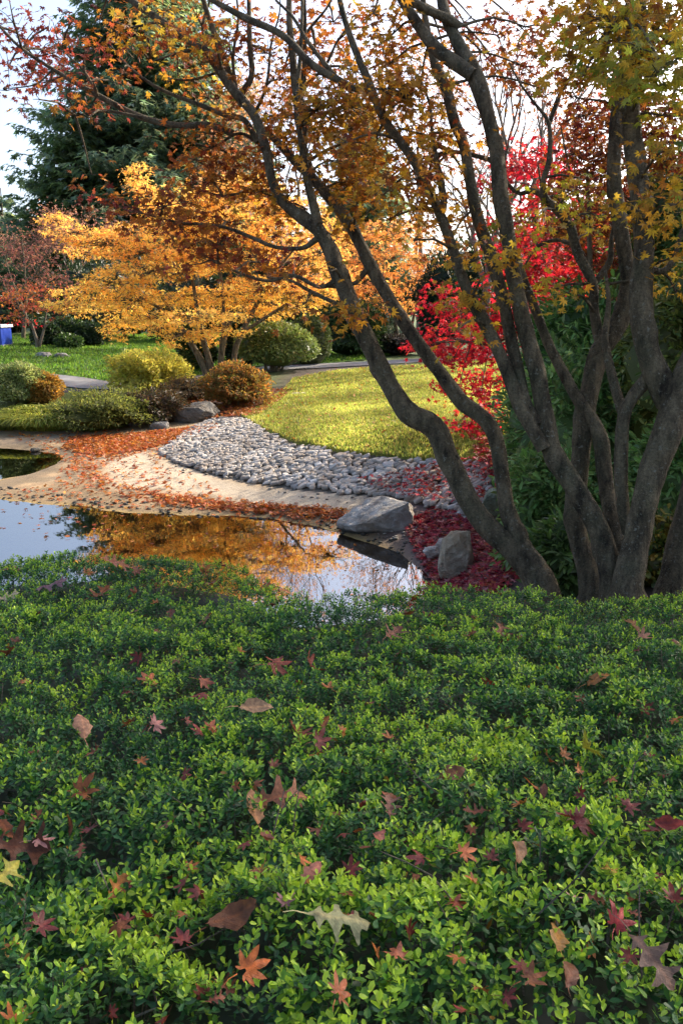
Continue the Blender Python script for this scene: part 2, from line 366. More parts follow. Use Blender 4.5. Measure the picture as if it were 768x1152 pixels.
xs = np.unique(np.round(np.concatenate([np.linspace(-400, -40, 19), np.arange(-40, -12, 1.0), np.arange(-12, 6, .09), np.arange(6, 30, 1.0), np.linspace(30, 400, 19)]), 3))
ys = np.unique(np.round(np.concatenate([np.linspace(-60, 4, 20), np.arange(4, 24, .09), np.arange(24, 60, .6), np.linspace(60, 900, 30)]), 3))
GX, GY = np.meshgrid(xs, ys)
Zg = H(GX, GY)
near = (GX > -14) & (GX < 8) & (GY > 5) & (GY < 28)
Zg = Zg + np.where(near, .02*vnoise(GX*2, GY*2, 1)+.012*vnoise(GX*6, GY*6, 2), 0)
dL = np.maximum.reduce([sdf(GX, GY, LAWN), sdf(GX, GY, FARLAWN)])
Zg = Zg - np.clip(dL*.5, 0, .12) - np.where(inside(GX, GY, COB), .04, 0)
def ground_col():
    soil = np.array([.055, .038, .026]); sand = np.array([.46, .37, .25]); tan = np.array([.33, .22, .11]); mud = np.array([.20, .16, .11]); gold = np.array([.52, .34, .07]); grass = np.array([.07, .11, .02])
    col = np.tile(soil, GX.shape+(1,))
    def ap(col, w, c): w = np.clip(w, 0, 1)[..., None]; return col*(1-w)+c*w
    n1 = vnoise(GX*.8, GY*.8, 5); n2 = vnoise(GX*2.3, GY*2.3, 6)
    col = ap(col, np.maximum((GY > 30)*1.0, np.clip((GY-23.5)/.8, 0, 1)*np.clip((-1.5-GX)/1.0, 0, 1)), grass)
    beach = (Zg < .30) & (GY > 8.5) & (GY < 24) & (GX < 1.0)
    col = ap(col, np.clip((.34-Zg)/.08, 0, 1)*(GY > 8)*(GY < 26)*np.clip((.6-GX)/.4, 0, 1), tan)
    ds = sdf(GX, GY, SANDB); col = ap(col, (ds+.25+.5*n1)/.35, sand)
    wet = (GX < -4.6)*np.clip((n1+n2*.7+.25)*4, 0, 1)*np.clip((.16-Zg)/.05, 0, 1)*(GY > 11.6)*.8; col = ap(col, wet, mud)
    col = ap(col, np.clip((.075+.06*n2-Zg)/.035, 0, 1)*(GY < 20)*(GY > 8)*(GX < 1)*.75, np.array([.17, .115, .05]))
    col = ap(col, np.clip((.015-Zg)/.03, 0, 1)*(GY < 14)*(GY > 6.5), gold*(.8))
    col = ap(col, np.clip((-.06-Zg)/.1, 0, 1)*(GY < 14), gold)
    col = ap(col, np.clip(sdf(GX, GY, COB)/.06+.5, 0, 1), np.array([.15, .13, .10]))
    col = ap(col, np.clip((GX-.3+.4*n1)/.5, 0, 1)*(GY < 12)*(GY > 7.3), np.array([.12, .08, .065]))
    return col
GC = ground_col()
m, nt, out = M("ground_earth"); pos = geo_pos(nt)
col = N(nt, "ShaderNodeAttribute", attribute_name="Col").outputs["Color"]
n1 = noise(nt, 3, 7, .65, pos); n2 = noise(nt, 40, 5, .7, pos)
c = mix(nt, .8, col, ramp(nt, [(.3, (.55, .52, .5)), (.5, (1, 1, 1)), (.72, (1.2, 1.2, 1.2))], n1), 'MULTIPLY')
c = mix(nt, .6, c, ramp(nt, [(.3, (.6, .55, .5)), (.65, (1.2, 1.2, 1.2))], n2), 'MULTIPLY')
p = N(nt, "ShaderNodeBsdfPrincipled"); nt.links.new(c, p.inputs["Base Color"]); p.inputs["Roughness"].default_value = .8
nt.links.new(bump(nt, n2, .5, .03), p.inputs["Normal"]); nt.links.new(p.outputs[0], out.inputs[0]); GROUND = m
mb = MB(); nx, ny = len(xs), len(ys)
I = np.arange(nx*ny).reshape(ny, nx)
mb.add(np.stack([GX, GY, Zg], -1).reshape(-1, 3), np.stack([I[:-1, :-1], I[:-1, 1:], I[1:, 1:], I[1:, :-1]], -1).reshape(-1, 4), GC.reshape(-1, 3))
g = mb.build("ground", GROUND, smooth=True); tag(g, kind="structure")

# draped sheets
def jag(poly, step, amp, seed):
    out = []; n = len(poly)
    for i in range(n):
        a, b = poly[i], poly[(i+1) % n]; k = max(1, int(np.linalg.norm(b-a)/step))
        for j in range(k): out.append(a+(b-a)*j/k)
    out = np.array(out); nn = len(out); s = np.arange(nn)*step
    out[:, 0] += amp*vnoise(s*3, s*0, seed)*2; out[:, 1] += amp*vnoise(s*3+50, s*0, seed+1)*2
    return out
def sheet(name, poly, grid, lift, mat, edge_drop=.08):
    poly = np.asarray(poly); lo, hi = poly.min(0), poly.max(0)
    gx, gy = np.meshgrid(np.arange(lo[0], hi[0], grid), np.arange(lo[1], hi[1], grid)); gx = gx.ravel(); gy = gy.ravel()
    ok = sdf(gx, gy, poly) > grid*.4; pts = [Vector(p) for p in poly]+[Vector((a, b)) for a, b in zip(gx[ok], gy[ok])]
    n = len(poly); r = delaunay_2d_cdt(pts, [(i, (i+1) % n) for i in range(n)], [], 2, 1e-5)
    v2 = np.array([(p.x, p.y) for p in r[0]]); fs = [list(f) for f in r[2]]
    cen = np.array([v2[f].mean(0) for f in fs]); keep = inside(cen[:, 0], cen[:, 1], poly)
    fs = [f for f, k in zip(fs, keep) if k]
    d = seg_dist(v2[:, 0], v2[:, 1], poly)
    z = H(v2[:, 0], v2[:, 1])+lift-np.exp(-d/.05)*edge_drop
    me = bpy.data.meshes.new(name); me.from_pydata(np.c_[v2, z].tolist(), [], fs); me.update()
    me.polygons.foreach_set("use_smooth", [True]*len(me.polygons)); me.materials.append(mat)
    o = bpy.data.objects.new(name, me); C.objects.link(o); tag(o, kind="structure"); return o
def lawn_mat(name, a, b, c_, d):
    m, nt, out = M(name); pos = geo_pos(nt)
    n1 = noise(nt, .9, 5, .65, pos); n2 = noise(nt, 22, 5, .75, pos)
    c = ramp(nt, [(.35, a), (.5, b), (.65, c_)], n1)
    c = mix(nt, ramp(nt, [(.42, (0, 0, 0)), (.62, (.85, .85, .85))], n2), c, d)
    p = N(nt, "ShaderNodeBsdfPrincipled"); nt.links.new(c, p.inputs["Base Color"]); p.inputs["Roughness"].default_value = .85; p.inputs["Specular IOR Level"].default_value = .15
    nt.links.new(bump(nt, n2, 1, .06), p.inputs["Normal"]); nt.links.new(p.outputs[0], out.inputs[0]); return m
LAWNM = lawn_mat("lawn_yellow_green", (.17, .22, .04), (.25, .25, .05), (.30, .25, .07), (.09, .13, .025))
FLAWNM = lawn_mat("lawn_green", (.05, .12, .015), (.08, .16, .02), (.10, .17, .025), (.035, .08, .012))
sheet("lawn", jag(LAWN, .25, .06, 3), .35, .04, LAWNM)
sheet("lawn", jag(FARLAWN, .6, .08, 5), 1.0, .05, FLAWNM, .03)
sheet("lawn", jag(SIDELAWN, .4, .1, 8), .5, .05, LAWNM)
def ribbon(c, w):
    c = np.asarray(c); t = norm(np.gradient(c, axis=0)); nrm = np.stack([-t[:, 1], t[:, 0]], 1)
    return np.vstack([c+nrm*w, (c-nrm*w)[::-1]])
pc, _ = smooth_path(np.c_[PATHC, np.zeros(len(PATHC))], np.ones(len(PATHC)), .7)
m, nt, out = M("path_gravel"); pos = geo_pos(nt); n1 = noise(nt, 1.5, 5, .6, pos); n2 = noise(nt, 60, 3, .6, pos)
c = ramp(nt, [(.3, (.16, .155, .15)), (.7, (.25, .245, .24))], n1); c = mix(nt, .4, c, ramp(nt, [(.3, (.6, .6, .6)), (.7, (1.2, 1.2, 1.2))], n2), 'MULTIPLY')
p = N(nt, "ShaderNodeBsdfPrincipled"); nt.links.new(c, p.inputs["Base Color"]); p.inputs["Roughness"].default_value = .85; nt.links.new(p.outputs[0], out.inputs[0])
sheet("path", ribbon(pc[:, :2], .85), .35, .03, m, .0)

# water
m, nt, out = M("pond_water"); pos = geo_pos(nt)
fr = N(nt, "ShaderNodeFresnel"); fr.inputs["IOR"].default_value = 4.4
gl = N(nt, "ShaderNodeBsdfGlossy"); gl.inputs["Roughness"].default_value = .015; gl.inputs["Color"].default_value = (.98, .98, .98, 1)
tr = N(nt, "ShaderNodeBsdfTransparent"); tr.inputs["Color"].default_value = (.88, .76, .46, 1)
mx = N(nt, "ShaderNodeMixShader"); nt.links.new(fr.outputs[0], mx.inputs[0]); nt.links.new(tr.outputs[0], mx.inputs[1]); nt.links.new(gl.outputs[0], mx.inputs[2])
nn = noise(nt, 2.2, 3, .5, pos); b = bump(nt, nn, .035, .02); nt.links.new(b, gl.inputs["Normal"]); nt.links.new(b, fr.inputs["Normal"])
nt.links.new(mx.outputs[0], out.inputs[0])
mb = MB(); mb.add([(-26, 6.3, 0), (2.0, 6.3, 0), (2.0, 19, 0), (-26, 19, 0)], [(0, 1, 2, 3)]); tag(mb.build("pond_water", m), kind="structure")

# ------------------------------------------------------------------ generic plants
def ground_z(x, y): return float(H(x, y))
def stem_part(name, paths, parent, mat=BARK, sides=10, step=.06, lump=.0, mossz=None, col=(.1, .0, .06)):
    mb = MB()
    for pts, rad in paths: tube(mb, pts, rad, step, sides, col, lump)
    if mossz is not None:
        for a, c in zip(mb.v, range(len(mb.v))):
            w = np.clip((mossz-a[:, 2])/.35, 0, 1); mb.c[c] = np.stack([w*0, w*.75, w*0], 1)
    return mb.build(name, mat, parent, smooth=True)
def wid(pts, k): return [(x, y, w*k) for x, y, w in pts]
def pxpath(pts, Y0, Y1):                  # [(px, py, width px)] with the distance running from Y0 to Y1
    n = len(pts); P = []; r = []
    L = np.r_[0, np.cumsum([math.hypot(pts[i+1][0]-pts[i][0], pts[i+1][1]-pts[i][1]) for i in range(n-1)])]; L = L/max(L[-1], 1)
    for (x, y, w), t in zip(pts, L):
        Y = Y0+(Y1-Y0)*t; P.append(at(x, y, Y)); r.append(w/2/F*(Y/ray(x, y)[1])*.86)
    return P, r

def clump_leaves(mb, tw, clumps, stempts, tmpl, size, per=9, dens=.02, subr=.11, droop=.35, twr=.005, twcol=(.0, .0, .0), flat=.5, join=True, sizevar=.2, deep=.8, facing=.9, var=.2):
    """leaf pads: (px, py, rx, ry, palette, weights-or-None, Y[, density factor]); each hangs on twigs joined to the nearest limb"""
    sp = np.array(stempts)
    for cl in clumps:
        px, py, rx, ry, cols, Y = cl[:6]; df = cl[6] if len(cl) > 6 else 1
        c = at(px, py, Y); k = ppm(Y); wx, wz = rx/k, ry/k
        n = max(6, int(math.pi*rx*ry*dens*df)); m_ = max(2, n//per)
        off = R.normal(0, 1, (m_, 3)); off = off/np.maximum(1, np.linalg.norm(off, axis=1, keepdims=True)/1.25)*.8
        sub = c+off*np.array([wx, wx*deep, wz])
        if join:
            q = sp[np.argmin(((sp-c)**2).sum(1)+ .6*np.maximum(0, sp[:, 2]-c[2])**2)]
            mid = (q+c)/2+np.array([0, 0, .08*np.linalg.norm(q-c)])
            tube(tw, [q, mid, c], [twr*2.2, twr*1.6, twr], .12, 5, twcol)
            for s in sub[::1]:
                mid = (s+c)/2+R.normal(0, .03, 3)*wx*3; tube(tw, [c, mid, s], [twr*.8, twr*.6, twr*.4], .2, 4, twcol)
        i = R.choice(m_, n); base = sub[i]
        P = base+R.normal(0, 1, (n, 3))*np.array([subr, subr, subr*flat])
        outw = P-c; outw[:, 2] *= .3; X = norm(outw+rnd(n, .5*max(wx, .2)))+np.array([0, 0, -droop])+rnd(n, .3)
        Zv = np.array([0, -.35, facing])+rnd(n, .45)
        S = size*(1+R.normal(0, sizevar, n)).clip(.5, 1.6)
        leaves(mb, tmpl, P, X, Zv, S, pal(n, cols, var), curl=.25)

def shrub(name, label, cat, px, py, w, h, cols, n, size, tmpl=LEAF, Y=None, mat=EVERG, group=None, lumps=26, deep=.9, rough=.16, core=.8, stems=4, tight=.5, core_col=None, lift=0.0, corr=.0):
    """a bush: photo position of the middle of its foot, width and height in photo pixels"""
    b = gnd(px, py) if Y is None else at(px, py, Y)
    if Y is not None: b = np.array([b[0], b[1], ground_z(b[0], b[1])]) if lift == 0 else b
    k = ppm(b[1]); rx = w/2/k; hz = h/k; ry = rx*deep
    t = thing(name, label, cat, b, group)
    ce = b+np.array([0, 0, hz*.5]); rad = np.array([rx, ry, hz*.55])
    mb = MB()
    sd = int(R.randint(1000))
    def shape(d):
        return 1+rough*2*noise3(d, 2.2, sd)+rough*noise3(d, 5, sd+5)
    d = norm(rnd(n)); d[:, 2] = np.where(d[:, 2] < -.55, -d[:, 2]*.6, d[:, 2]); d = norm(d)
    rr = shape(d)*(1-np.abs(R.normal(0, .10*tight*2, n)).clip(0, .6))
    P = ce+d*rr[:, None]*rad
    P[:, 2] = np.maximum(P[:, 2], b[2]+.02)
    X = d*np.array([1, 1, .6])+rnd(n, .6)+np.array([0, 0, -.1]); Z = d*.8+np.array([0, 0, .7])+rnd(n, .5)
    leaves(mb, tmpl, P, X, Z, size*(1+R.normal(0, .2, n)).clip(.5, 1.7), pal(n, cols, .22), curl=.3)
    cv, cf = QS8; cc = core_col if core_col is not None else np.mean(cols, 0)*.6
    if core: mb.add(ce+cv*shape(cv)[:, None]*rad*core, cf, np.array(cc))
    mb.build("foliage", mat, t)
    ps = []
    for i in range(stems):
        a = R.uniform(0, 6.28); e = ce+np.array([math.cos(a)*rx*.5, math.sin(a)*ry*.5, 0]); q = b+np.array([math.cos(a)*rx*.12, math.sin(a)*ry*.12, -.08])
        ps.append(([q, (q+e)/2+R.normal(0, .05, 3)*rx, e], [.022*rx+.012, .016*rx+.01, .008]))
    stem_part("stem", ps, t, BARK, 6, .15)
    return t

# ------------------------------------------------------------------ palettes (albedo)
MAROON = [(.13, .022, .022), (.20, .035, .03), (.26, .06, .03)]
RUST = [(.25, .075, .018), (.33, .12, .022), (.20, .045, .02), (.40, .18, .03)]
RUSTG = [(.34, .14, .022), (.44, .24, .03), (.28, .09, .02), (.27, .18, .03)]
GOLD = [(.48, .28, .03), (.44, .21, .025), (.38, .26, .04), (.52, .33, .05)]
OLIVE = [(.28, .26, .03), (.20, .24, .03), (.42, .30, .035), (.34, .22, .03)]
GREENO = [(.16, .20, .03), (.24, .25, .035), (.34, .27, .03), (.40, .26, .03)]
YELLOW = [(.93, .60, .13), (.92, .52, .11), (.93, .67, .20), (.90, .44, .10)]
ORANGE = [(.88, .42, .12), (.90, .50, .16), (.80, .34, .11)]
PEACH = [(.80, .34, .10), (.82, .45, .16), (.70, .25, .08)]
CRIM = [(.38, .010, .028), (.48, .018, .04), (.26, .008, .025), (.52, .04, .035)]
PINKR = [(.45, .08, .07), (.55, .16, .07), (.36, .05, .06)]

# ------------------------------------------------------------------ foreground maples
def samples(paths):
    out = []
    for pts, rad in paths: out.extend(smooth_path(pts, rad, .12)[0])
    return out
def maple(name, label, parts, clumps, base_px, base_Y, group, size=.043, mossz=None, dens=.082, tmpl=PALM7):
    b = at(*base_px, base_Y); b[2] = ground_z(b[0], b[1])
    t = thing(name, label, "tree", b, group)
    allp = []
    for nm, pts, Y0, Y1, sides in parts:
        pth = pxpath(pts, Y0, Y1); allp.append(pth)
        if nm == 'trunk': pth[1][0] *= 1.45; pth[1][1] *= 1.12
        o = stem_part(nm, [pth], t if nm == "trunk" else trunk, BARK, sides, .04, .24 if sides > 9 else .12, mossz if nm == "trunk" else None)
        if nm == "trunk" : trunk = o
    mb, tw = MB(), MB()
    clump_leaves(mb, tw, clumps, samples(allp), tmpl, size, dens=dens)
    mb.build("crown", MAPLE, t); tw.build("twigwork", BARK, t, smooth=True)
    return t
GRP = "multi stemmed maples behind the hedge"
# leaning two-stem maple on the left (widths read from the photograph, then eased)
A = [(612, 700, 48), (606, 655, 46), (579, 622, 40), (534, 575, 36), (504, 515, 34), (486, 480, 36), (459, 464, 36), (439, 435, 30), (414, 385, 29), (389, 330, 28), (372, 283, 25), (357, 257, 24)]
A1 = [(357, 257, 22), (320, 229, 16), (306, 203, 15), (299, 167, 14), (286, 130, 15), (265, 104, 16), (234, 62, 14), (200, 36, 12), (150, 2, 9), (110, -30, 6)]
A2 = [(360, 262, 16), (352, 229, 14), (345, 200, 13), (340, 165, 10), (333, 120, 8), (338, 60, 6), (340, 0, 5), (338, -40, 4)]
A3 = [(262, 150, 9), (235, 141, 9), (200, 141, 8), (160, 132, 8), (110, 107, 7), (60, 78, 5), (25, 55, 4), (0, 30, 3)]
A4 = [(290, 160, 9), (275, 135, 7), (255, 130, 7), (225, 118, 6), (180, 100, 4), (145, 75, 3), (120, 45, 2)]
A5 = [(270, 108, 9), (283, 85, 8), (281, 50, 7), (280, 0, 6), (279, -40, 5)]
A6 = [(265, 104, 9), (250, 60, 8), (235, 20, 7), (222, -25, 6)]
A7 = [(383, 312, 9), (360, 323, 5), (330, 310, 5), (300, 316, 4), (265, 305, 3), (225, 285, 2)]
A8 = [(357, 268, 9), (340, 279, 6), (310, 278, 5), (285, 268, 5), (250, 255, 4), (200, 250, 3), (160, 240, 2), (110, 228, 2)]
A9 = [(398, 345, 8), (380, 342, 5), (350, 328, 5), (325, 315, 3), (300, 312, 2)]
B = [(600, 640, 34), (584, 610, 32), (569, 565, 30), (554, 485, 31), (519, 452, 29), (499, 425, 27), (459, 370, 25), (431, 325, 25), (415, 295, 24), (398, 260, 23), (378, 231, 22), (349, 197, 20), (334, 184, 16), (309, 157, 14), (290, 140, 9), (280, 128, 5)]
B1 = [(349, 197, 15), (341, 165, 11), (345, 130, 9), (334, 105, 12), (330, 70, 10), (326, 30, 9), (325, -20, 7)]
B2 = [(338, 110, 9), (342, 80, 7), (343, 40, 6), (342, -10, 5)]
B3 = [(415, 300, 9), (400, 318, 6), (385, 322, 5), (365, 322, 4)]
L = lambda ps, Y0, Y1, s=8, n="limb": (n, ps, Y0, Y1, s)
A = wid(A, .80); B = wid(B, .68); A1 = wid(A1, .85); A2 = wid(A2, .85)
cl1 = []
def add(lst, cols, Y, *ells):
    for e in ells: lst.append((e[0], e[1], e[2], e[3], cols, Y+R.uniform(-.5, .5), e[4] if len(e) > 4 else 1))
add(cl1, MAROON, 6.6, (15, 25, 30, 25, .45), (40, 65, 38, 24, .8), (58, 90, 34, 14, 1.0), (10, 75, 22, 20, .7), (75, 70, 25, 20, .6), (55, 30, 20, 14, .4), (8, 102, 10, 6, .6), (80, 26, 12, 8, .5), (95, 58, 22, 10, .6), (105, 118, 25, 9, .8), (30, 45, 30, 20, .5), (150, 65, 20, 14, .6))
add(cl1, RUST, 6.4, (75, 108, 22, 10, .8), (45, 112, 12, 6, .7), (105, 92, 14, 9, .8), (122, 90, 16, 8, .8), (100, 132, 12, 4), (140, 75, 15, 9, .9), (112, 22, 20, 12, .6), (130, 35, 24, 12, .8), (103, 196, 9, 4), (162, 20, 22, 18, .8), (210, 55, 20, 20, .7), (222, 20, 25, 20, .6), (200, 85, 20, 14, .7))
add(cl1, GOLD, 6.3, (166, 40, 15, 14, 1.2), (192, 92, 13, 9), (225, 75, 12, 12, .7), (185, 15, 14, 12, .8), (268, 110, 7, 6), (240, 40, 15, 12, .6))
add(cl1, RUST+RUST+MAROON, 6.0, (150, 234, 42, 10, 1.3), (118, 226, 22, 7, 1.2), (200, 252, 48, 15, 1.5), (245, 276, 48, 14, 1.6), (290, 295, 45, 14, 1.5), (330, 310, 36, 10, 1.2), (185, 232, 38, 10, 1), (255, 250, 38, 10, .9), (225, 297, 25, 8, .8))
add(cl1, RUST, 6.4, (240, 150, 34, 16, .8), (222, 180, 30, 12, .9), (262, 178, 34, 16, .9), (240, 205, 35, 15, .9), (285, 205, 30, 14, .9), (215, 215, 26, 10, .9), (305, 130, 26, 14, .7), (340, 130, 34, 16, 1), (310, 180, 26, 12, .7), (300, 60, 30, 20, .5), (310, 90, 26, 16, .6), (260, 60, 30, 25, .5), (285, 25, 28, 20, .45), (325, 45, 26, 22, .5), (255, 95, 20, 12, .7))
add(cl1, RUSTG, 6.2, (355, 125, 38, 14, 1.2), (395, 120, 34, 18, 1.2), (345, 150, 40, 12, 1.1), (390, 145, 40, 14, 1.1), (300, 215, 30, 12, 1.0), (420, 190, 34, 14, 1.0), (395, 205, 34, 12, 1.0), (370, 180, 30, 12, .8), (400, 232, 30, 10, 1), (345, 235, 24, 10, .8), (325, 220, 22, 10, .8))
add(cl1, RUST, 6.4, (365, 85, 26, 16, .7), (355, 50, 26, 18, .6), (375, 25, 28, 18, .6), (400, 80, 28, 16, .7), (345, 15, 26, 14, .5), (410, 30, 22, 16, .4))
add(cl1, GOLD+RUST, 5.4, (400, 348, 20, 10, 1.3), (385, 358, 10, 5, 1), (345, 340, 24, 6, .8), (372, 305, 10, 6, .8))
add(cl1, RUST+RUSTG, 6.9, (270, 40, 30, 20, .5), (320, 80, 30, 20, .6), (355, 60, 28, 20, .6), (380, 110, 30, 16, .7), (335, 160, 30, 14, .8), (285, 180, 30, 14, .7), (235, 110, 26, 16, .6), (365, 210, 26, 10, .8), (310, 240, 30, 10, .8), (275, 225, 30, 10, .7))
cl1 = [(*c[:6], c[6]*(.62 if 225 < c[1] < 312 and c[0] < 340 else .62 if c[0] < 165 and c[1] < 150 else .8 if c[1] < 110 else 1)) for c in cl1]
SH = [[(270, 120, 5), (262, 70, 4), (268, 20, 3), (262, -30, 2)], [(234, 62, 5), (228, 30, 4), (240, -10, 2)], [(200, 36, 5), (180, 25, 4), (150, 30, 3), (120, 22, 2)], [(286, 130, 5), (300, 95, 4), (305, 50, 3), (315, 10, 2), (312, -30, 1)], [(326, 60, 5), (350, 30, 4), (370, 5, 3), (385, -30, 2)], [(334, 105, 5), (365, 75, 4), (380, 45, 3), (400, 20, 2)], [(299, 167, 5), (270, 150, 4), (240, 165, 3), (215, 160, 2)], [(340, 187, 5), (365, 170, 4), (395, 160, 3), (425, 165, 2)], [(225, 55, 4), (200, 60, 3), (170, 70, 2)], [(110, 107, 4), (95, 80, 3), (70, 55, 2), (60, 25, 1)], [(160, 132, 4), (120, 125, 3), (85, 130, 2)], [(60, 78, 3), (40, 95, 2), (5, 100, 1)], [(25, 55, 3), (15, 20, 2), (10, -5, 1)], [(320, 229, 5), (290, 215, 4), (250, 220, 3), (215, 210, 2)], [(250, 80, 4), (215, 90, 3), (190, 88, 2)]]
maple("maple_tree", "leaning maple with two long stems arching left over the pond and rusty leaves",
      [L(A, 5.3, 5.9, 14, "trunk"), L(B, 5.35, 6.4, 12, "trunk"), L(A1, 5.9, 6.6, 10), L(A2, 5.9, 6.2), L(A3, 6.4, 6.6), L(A4, 6.3, 6.5), L(A5, 6.45, 6.6), L(A6, 6.45, 6.3), L(A7, 5.8, 6.0), L(A8, 5.88, 6.0), L(A9, 5.75, 5.9),
       L(B1, 6.25, 6.4), L(B2, 6.35, 6.3), L(B3, 6.0, 5.9)]+[L(q, 6.4, 6.4, 6) for q in SH], cl1, (606, 655), 5.3, GRP)

# forking maple in the middle
Cs = [(692, 690, 52), (687, 650, 50), (674, 600, 46), (649, 552, 44), (620, 506, 42), (611, 457, 40), (606, 430, 37), (592, 376, 35), (577, 308, 34), (569, 254, 33), (562, 220, 32), (557, 169, 32), (541, 104, 34), (528, 73, 34)]
C1 = [(532, 85, 25), (505, 66, 26), (484, 47, 22), (466, 21, 20), (450, -4, 18), (430, -40, 15)]
C2 = [(528, 73, 26), (513, 44, 22), (500, 16, 20), (492, -30, 17)]
C3 = [(516, 30, 12), (505, 22, 13), (484, 13, 11), (455, -2, 11), (430, -12, 9)]
D = [(612, 505, 26), (600, 484, 26), (584, 455, 25), (573, 425, 24), (560, 395, 22), (546, 366, 23), (529, 337, 22), (518, 309, 21), (509, 280, 20), (492, 234, 19), (466, 182, 17), (432, 135, 16), (416, 96, 15), (396, 47, 13), (383, 5, 11), (376, -30, 9)]
D1 = [(496, 240, 10), (499, 225, 10), (491, 182, 8), (486, 150, 5), (484, 120, 4)]
D2 = [(414, 100, 9), (400, 100, 9), (385, 92, 9), (365, 82, 10), (346, 68, 9), (317, 39, 9), (278, 21, 9), (239, 0, 7), (200, -25, 5)]
D3 = [(380, 90, 7), (360, 65, 6), (345, 45, 5), (330, 20, 4), (310, 0, 3)]
E = [(604, 478, 24), (590, 450, 24), (576, 390, 24), (565, 335, 24), (550, 285, 24), (534, 234, 23), (522, 167, 21), (510, 135, 21), (500, 96, 20), (487, 65, 15), (479, 26, 12), (474, -20, 10)]
E1 = [(560, 183, 8), (545, 178, 6), (520, 172, 6), (505, 170, 4)]
Cs = wid(Cs, .60); C1 = wid(C1, .68); C2 = wid(C2, .7); D = wid(D, .70); E = wid(E, .68)
cl2 = []
add(cl2, RUSTG, 5.8, (440, 70, 30, 14, .8), (455, 110, 34, 16, 1.0), (430, 100, 26, 10, .8), (470, 85, 24, 14, .6), (450, 145, 30, 14, .9), (470, 165, 24, 10, .8), (440, 40, 26, 16, .6), (420, 15, 26, 14, .5), (490, 120, 18, 10, .5))
add(cl2, GOLD+RUST, 5.4, (505, 152, 22, 8, 1.5), (485, 180, 22, 8, 1.1), (470, 200, 24, 8, 1.0), (445, 215, 26, 8, 1.0), (480, 225, 22, 8, .9), (420, 168, 26, 9, 1.0), (390, 160, 22, 8, .9), (440, 245, 28, 9, .8), (500, 250, 26, 9, .9), (465, 270, 24, 8, .7))
add(cl2, GOLD, 5.2, (525, 352, 16, 14, 1.4), (540, 335, 16, 12, 1.3), (515, 370, 12, 7, 1.1), (548, 372, 8, 8, 1), (555, 300, 12, 12, .9), (580, 285, 10, 20, .8), (540, 290, 16, 10, .9), (510, 330, 10, 8, .8))
add(cl2, RUST+MAROON, 6.4, (530, 20, 24, 14, .5), (560, 40, 22, 16, .35), (590, 30, 24, 18, .5), (560, 80, 20, 14, .3), (590, 75, 22, 14, .5), (470, 40, 18, 12, .4), (500, 60, 14, 8, .4), (610, 100, 20, 12, .5))
cl2 = [(*c[:6], c[6]*(1.35 if c[1] < 270 else .75)) for c in cl2]
add(cl2, RUST+RUSTG, 6.8, (430, 55, 30, 20, .6), (470, 120, 30, 16, .7), (540, 60, 26, 20, .5), (400, 175, 30, 14, .8), (530, 220, 26, 14, .6), (460, 250, 30, 10, .8), (575, 100, 24, 22, .45), (600, 45, 22, 16, .5), (480, 60, 22, 16, .6), (440, 185, 28, 12, .8), (500, 290, 22, 12, .6), (420, 215, 26, 10, .8), (395, 260, 20, 8, .8))
maple("maple_tree", "forking maple with tall bare stems rising from the middle of the hedge line",
      [L(Cs, 4.85, 5.6, 14, "trunk"), L(C1, 5.55, 5.9, 12), L(C2, 5.6, 5.9, 12), L(C3, 5.7, 5.6), L(D, 5.05, 5.9, 12), L(D1, 5.55, 5.7), L(D2, 5.75, 6.3), L(D3, 6.0, 6.2), L(E, 5.1, 6.1, 12), L(E1, 5.7, 5.9)], cl2, (687, 650), 4.85, GRP, mossz=1.62)

# slim maple with the mossy foot
G = [(668, 695, 48), (664, 650, 46), (651, 606, 40), (645, 571, 36), (652, 520, 36), (657, 470, 38), (664, 435, 37), (674, 395, 38), (696, 362, 36), (705, 322, 30), (703, 289, 29), (695, 240, 29), (690, 200, 28), (692, 150, 27), (695, 117, 25), (703, 60, 20), (708, 0, 16), (712, -40, 12)]
G1 = [(677, 398, 16), (668, 352, 14), (666, 319, 14), (649, 284, 15), (641, 254, 14), (625, 236, 13), (612, 221, 11), (611, 200, 8), (617, 182, 8), (617, 140, 7), (600, 115, 4), (586, 96, 3), (572, 70, 2)]
G2 = [(666, 321, 9), (678, 306, 9), (686, 292, 8), (687, 270, 6), (690, 250, 3)]
G3 = [(617, 140, 6), (630, 105, 5), (643, 83, 4), (650, 60, 2)]
G4 = [(612, 222, 8), (598, 214, 7), (585, 218, 6), (572, 208, 5), (566, 190, 4), (572, 160, 2)]
G5 = [(645, 275, 6), (625, 270, 5), (605, 277, 4), (592, 295, 3), (585, 315, 2)]
G = wid(G, .68); G1 = wid(G1, .85)
cl3 = []
add(cl3, GOLD+OLIVE, 5.6, (640, 218, 24, 7, 1.6), (665, 240, 20, 7, 1.5), (632, 226, 14, 5, 1), (660, 262, 18, 7, 1), (600, 245, 20, 8, .9), (585, 228, 14, 10, .8), (610, 330, 16, 6, 1.0), (640, 328, 18, 6, 1.2), (655, 335, 12, 5, 1), (595, 265, 12, 10, .7), (578, 320, 10, 12, .6), (650, 200, 18, 6, .8))
cl3 = [(*c[:6], c[6]*.75) for c in cl3]
maple("maple_tree", "slender maple with moss at its foot and one stem bent like an elbow",
      [L(G, 5.3, 5.8, 14, "trunk"), L(G1, 5.5, 6.0, 10), L(G2, 5.7, 5.7), L(G3, 5.95, 5.9), L(G4, 5.9, 6.1), L(G5, 5.8, 6.0)], cl3, (664, 650), 5.3, GRP, mossz=1.4)

